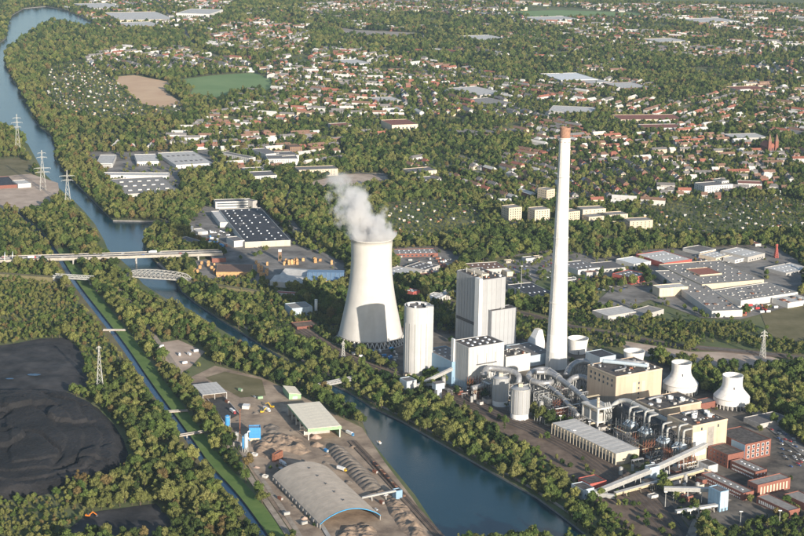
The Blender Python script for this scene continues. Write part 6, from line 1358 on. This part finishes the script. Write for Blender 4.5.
def f_scr(zn, px, py, q): return np.where(zn == SCR, .82, 0.0), np.full(len(q), .22), np.full(len(q), .62)
def grown(a, k_): a[:,2] *= k_; return a
trees = np.concatenate([collect(7.9, 1350, 3300, 60, f_near), grown(collect(11.0, 3300, 4900, 30, f_far), 1.1), grown(collect(15.0, 4900, 7500, 16, f_far), 1.25), collect(5.8, 1350, 3300, 40, f_scr)])
hand = [(a_, b_2, .32) for a_, b_2 in ((280,474),(284,482),(289,490),(294,497),(299,504),(304,511),(309,519),(314,527),(277,468),(270,470))]+[(457,396,.95),(478,399,.95),(505,407,.6),(719,482,.6),(773,425,.8),(790,482,.6),(786,505,.7),(560,432,.5),(760,432,.6),(615,500,.5),(600,498,.8),(590,505,.9),(602,515,1.0),(575,500,.9),(585,520,1.0),(612,520,.7),(628,500,.5),(660,520,.5),(672,530,.6)]
trees = np.concatenate([trees, np.array([(G(a,b2).x, G(a,b2).y, c_, W_, a, b2) for a, b2, c_ in hand])])
n = len(trees); nzc = vnoise(trees[:,0], trees[:,1], .006, 2.2); nzd = vnoise(trees[:,0], trees[:,1], .02, 6.2); rnd = RNG.random(n); px, py = trees[:,4], trees[:,5]
left = np.clip((330-px)/330, 0, 1)*np.clip((py-30)/100, 0, 1)
wts = np.c_[1.3+.6*nzc, .9+1.3*left-.4*nzc, .05+.42*left*(nzd > -.1)+.05*(nzd > .25), .75-.45*left+.5*(nzc > .15), .35+.55*(nzd > .1)+.2*left]; wts = np.clip(wts, .02, None)*np.exp(2.6*np.stack([vnoise(trees[:,0], trees[:,1], .013, 31.7+7.3*q_) for q_ in range(5)], 1)); trees[:,2] *= np.clip(.98+.42*vnoise(trees[:,0], trees[:,1], .011, 51.3), .65, 1.35); cw = np.cumsum(wts/wts.sum(1, keepdims=True), 1)
leaf = (rnd[:,None] > cw).sum(1); leaf = np.clip(leaf, 0, 4); shape = RNG.choice(4, n, p=[.36,.34,.22,.08]); rot = RNG.uniform(0, 2*PI, n); zsc = RNG.uniform(.85, 1.2, n)
vis_t = (px > 1) & (px < 803) & (py > 2) & (py < 545); key = np.where(vis_t, trees[:,2]/trees[:,1], 0); ind = set(np.argsort(-key)[:300].tolist())
TL = [((170,450),'in the wood opposite the blue silos'),((130,400),'beside the tall pale lattice mast'),((150,480),'between black coal heap and river'),((200,510),'in the wood opposite the arched hall'),((220,530),'by the wooded river bank near the arched hall'),((30,515),'in front of the black coal heap'),((100,500),'beside the orange excavator'),((160,525),'beside the dark tarred plate'),((110,440),'along the right foot of the coal heap'),((140,380),'by the river above the canopy shed'),((190,400),'between river path and canopy shed'),((215,440),'along the path beside the blue silos'),((240,480),'along the path beside the arched hall'),((300,395),'behind the light green hut'),((345,410),'between open hall and canal'),((260,365),'on the canal side above the gravel yard'),((430,425),'on the canal bank below the round silo'),((480,450),'on the canal bank below the twin steel silos'),((520,470),'on the canal bank below the long shed'),((560,495),'on the canal bank beside the pale blue pump house'),((600,520),'below the pale blue pump house'),((650,520),'beside the dark works road'),((740,525),'before the low brick office wings'),((790,520),'beside the courtyard office wing'),((720,380),'around the white bell towers'),((780,400),'on the slope behind the brick offices'),((400,400),'at the foot bridge landing'),((455,396),'at the filter house foot'),((380,520),'on the quay beside the freight wagons')]
def tree_where(x_, y_, zn): return min(TL, key=lambda t: (t[0][0]-x_)**2+2*(t[0][1]-y_)**2)[1]
for i in sorted(ind):
    x, y, s, zn, px_, py_ = trees[i]; o = T('tree', '%s %s tree %s' % (SN[shape[i]], LN[leaf[i]], tree_where(px_, py_, zn)), 'tree', (x,y,0), rot[i], 'trees around the canal'); o.scale = (s,s,s*zsc[i])
    tm, cm = PARTS[(int(shape[i]), int(leaf[i]))]; link('trunk', tm, o); link('crown', cm, o)
def forest(name, label, idx):
    me = bpy.data.meshes.new(name); me.from_pydata([(trees[i,0], trees[i,1], 0) for i in idx], [], [])
    def at(nm, ty, dat): a = me.attributes.new(nm, ty, 'POINT'); a.data.foreach_set('vector' if ty == 'FLOAT_VECTOR' else 'value', np.asarray(dat).ravel())
    s = trees[idx,2]; at('scl', 'FLOAT_VECTOR', np.c_[s,s,s*zsc[idx]].astype(np.float32)); at('rot', 'FLOAT_VECTOR', np.c_[np.zeros(len(idx)),np.zeros(len(idx)),rot[idx]].astype(np.float32)); at('kind', 'INT', (shape[idx]*5+leaf[idx]).astype(np.int32))
    o = tag(link(name, me), label, 'trees', kind='stuff'); ng = bpy.data.node_groups.new(name, 'GeometryNodeTree'); ng.interface.new_socket('Geometry', in_out='INPUT', socket_type='NodeSocketGeometry'); ng.interface.new_socket('Geometry', in_out='OUTPUT', socket_type='NodeSocketGeometry')
    N_ = ng.nodes; L_ = ng.links; gi = N_.new('NodeGroupInput'); go = N_.new('NodeGroupOutput'); ip = N_.new('GeometryNodeInstanceOnPoints'); ci = N_.new('GeometryNodeCollectionInfo'); ci.inputs[0].default_value = pcol; ci.inputs[1].default_value = True; ci.inputs[2].default_value = True
    def na(nm, ty): a = N_.new('GeometryNodeInputNamedAttribute'); a.data_type = ty; a.inputs[0].default_value = nm; return a.outputs[0]
    L_.new(gi.outputs[0], ip.inputs['Points']); L_.new(ci.outputs[0], ip.inputs['Instance']); ip.inputs['Pick Instance'].default_value = True; L_.new(na('kind','INT'), ip.inputs['Instance Index']); L_.new(na('rot','FLOAT_VECTOR'), ip.inputs['Rotation']); L_.new(na('scl','FLOAT_VECTOR'), ip.inputs['Scale']); L_.new(ip.outputs[0], go.inputs[0])
    md = o.modifiers.new('trees', 'NODES'); md.node_group = ng; return o
rest = np.array([i for i in range(n) if i not in ind]); zz = trees[rest,3]; yy = trees[rest,1]
forest('woodland', 'dense mixed woodland lining the canal and filling the middle ground', rest[(zz == W_) & (yy < 3300)]); forest('distant_woodland', 'far off woods fading into haze', rest[(zz == W_) & (yy >= 3300)]); forest('suburb_trees', 'countless garden and street trees among the houses', rest[(zz == SUB)]); forest('scrubland', 'low young scrub and bushes', rest[(zz == SCR) | (zz == SPA) | (zz == NONE)]); forest('garden_colony_shrubs', 'small fruit trees and hedges of the garden colonies', rest[zz == ALL])
print('TREES', n, 'HOUSES', len(houses), len(vis), 'OBJ', len(scn.objects))

# ================================================================== STEAM
ytop = CTC.y; zc = HT
p0 = Vector((CTC.x, CTC.y, zc-4)); p1 = atY(357, 207, ytop+10); p2 = atY(338, 173, ytop+30)
path = [p0, p0+Vector((-1,1,10)), atY(363,221,ytop+4), p1, atY(349,194,ytop+20), p2]; rad = [30,32,32,30,28,23]
LP = []; 
for j in range(31):
    t = j/30*(len(path)-1); i0 = min(int(t), len(path)-2); fr = t-i0; LP.append((path[i0].lerp(path[i0+1], fr), rad[i0]*(1-fr)+rad[i0+1]*fr))
k = MB(); o0 = p0; pts = [p-o0 for p, _ in LP]; RR = [min(r*1.4, 24.5+j*1.5) for j, (_, r) in enumerate(LP)]; SG = 28
k.add([(p.x+r*math.cos(2*PI*i/SG), p.y+r*math.sin(2*PI*i/SG), p.z) for p, r in zip(pts, RR) for i in range(SG)], [tuple(range(SG-1,-1,-1)), tuple(range(30*SG, 31*SG))]+[(j*SG+i, j*SG+(i+1)%SG, (j+1)*SG+(i+1)%SG, (j+1)*SG+i) for j in range(30) for i in range(SG)])
sm = bpy.data.materials.new('steam'); sm.use_nodes = True; sn = sm.node_tree.nodes; sk = sm.node_tree.links; sn.remove(sn['Principled BSDF'])
pv = sn.new('ShaderNodeVolumePrincipled'); pv.inputs['Color'].default_value = (1,1,1,1); pv.inputs['Anisotropy'].default_value = .2; sk.new(pv.outputs[0], sn['Material Output'].inputs['Volume'])
tc = sn.new('ShaderNodeTexCoord'); sp_ = sn.new('ShaderNodeSeparateXYZ'); sk.new(tc.outputs['Object'], sp_.inputs[0])
def mth(op, a, b2=None, clamp=False):
    m_ = sn.new('ShaderNodeMath'); m_.operation = op; m_.use_clamp = clamp
    for i, x in enumerate((a, b2)):
        if x is None: continue
        if isinstance(x, (int, float)): m_.inputs[i].default_value = x
        else: sk.new(x, m_.inputs[i])
    return m_.outputs[0]
ztop = pts[-1].z
def curve(get):                                        # centre line and radius of the plume as cubic functions of height
    c3 = np.polyfit([p.z/ztop for p in pts], [get(j) for j in range(31)], 3); h_ = mth('DIVIDE', sp_.outputs[2], ztop); out = float(c3[0])
    out = mth('ADD', mth('MULTIPLY', h_, float(c3[0])), float(c3[1]))
    for c_ in c3[2:]: out = mth('ADD', mth('MULTIPLY', out, h_), float(c_))
    return out
cx_ = curve(lambda j: pts[j].x); cy_ = curve(lambda j: pts[j].y); cr_ = curve(lambda j: LP[j][1])
dx = mth('SUBTRACT', sp_.outputs[0], cx_); dy = mth('SUBTRACT', sp_.outputs[1], cy_); dist = mth('SQRT', mth('ADD', mth('MULTIPLY', dx, dx), mth('MULTIPLY', dy, dy)))
fall = mth('SUBTRACT', 1.0, mth('DIVIDE', dist, mth('MULTIPLY', cr_, 1.0)))
nzs = sn.new('ShaderNodeTexNoise'); nzs.inputs['Scale'].default_value = .038; nzs.inputs['Detail'].default_value = 5; nzs.inputs['Roughness'].default_value = .62; sk.new(tc.outputs['Object'], nzs.inputs['Vector'])
hgt = mth('DIVIDE', sp_.outputs[2], ztop, True)
den = mth('ADD', mth('MULTIPLY', fall, 1.0), mth('MULTIPLY', mth('SUBTRACT', nzs.outputs['Fac'], .50), 4.2)); den = mth('ADD', mth('SUBTRACT', den, mth('MULTIPLY', hgt, .30)), mth('MULTIPLY', mth('SUBTRACT', 1.0, mth('MULTIPLY', hgt, 6.0), True), .5)); den = mth('MULTIPLY', mth('MAXIMUM', den, 0), .36)
sk.new(mth('MULTIPLY', den, mth('SUBTRACT', 1.0, mth('MULTIPLY', mth('MULTIPLY', hgt, hgt), .9))), pv.inputs['Density'])
tag(k.obj('steam', sm, None, o0, True), 'white steam plume drifting from the big cooling tower mouth', 'steam', kind='stuff')
# ================================================================== HAZE
k = MB(); k.box(-ext-50, -3050, -6, ext+50, ext+4050, CAM_H+25); hm = bpy.data.materials.new('haze'); hm.use_nodes = True; hn = hm.node_tree.nodes; hn.remove(hn['Principled BSDF'])
hv = hn.new('ShaderNodeVolumePrincipled'); hv.inputs['Color'].default_value = (.58,.78,1.0,1); hv.inputs['Density'].default_value = HAZE; hv.inputs['Anisotropy'].default_value = 0.0; hm.node_tree.links.new(hv.outputs[0], hn['Material Output'].inputs['Volume'])
tag(k.obj('haze', hm), 'thin pale haze over the landscape', kind='stuff')
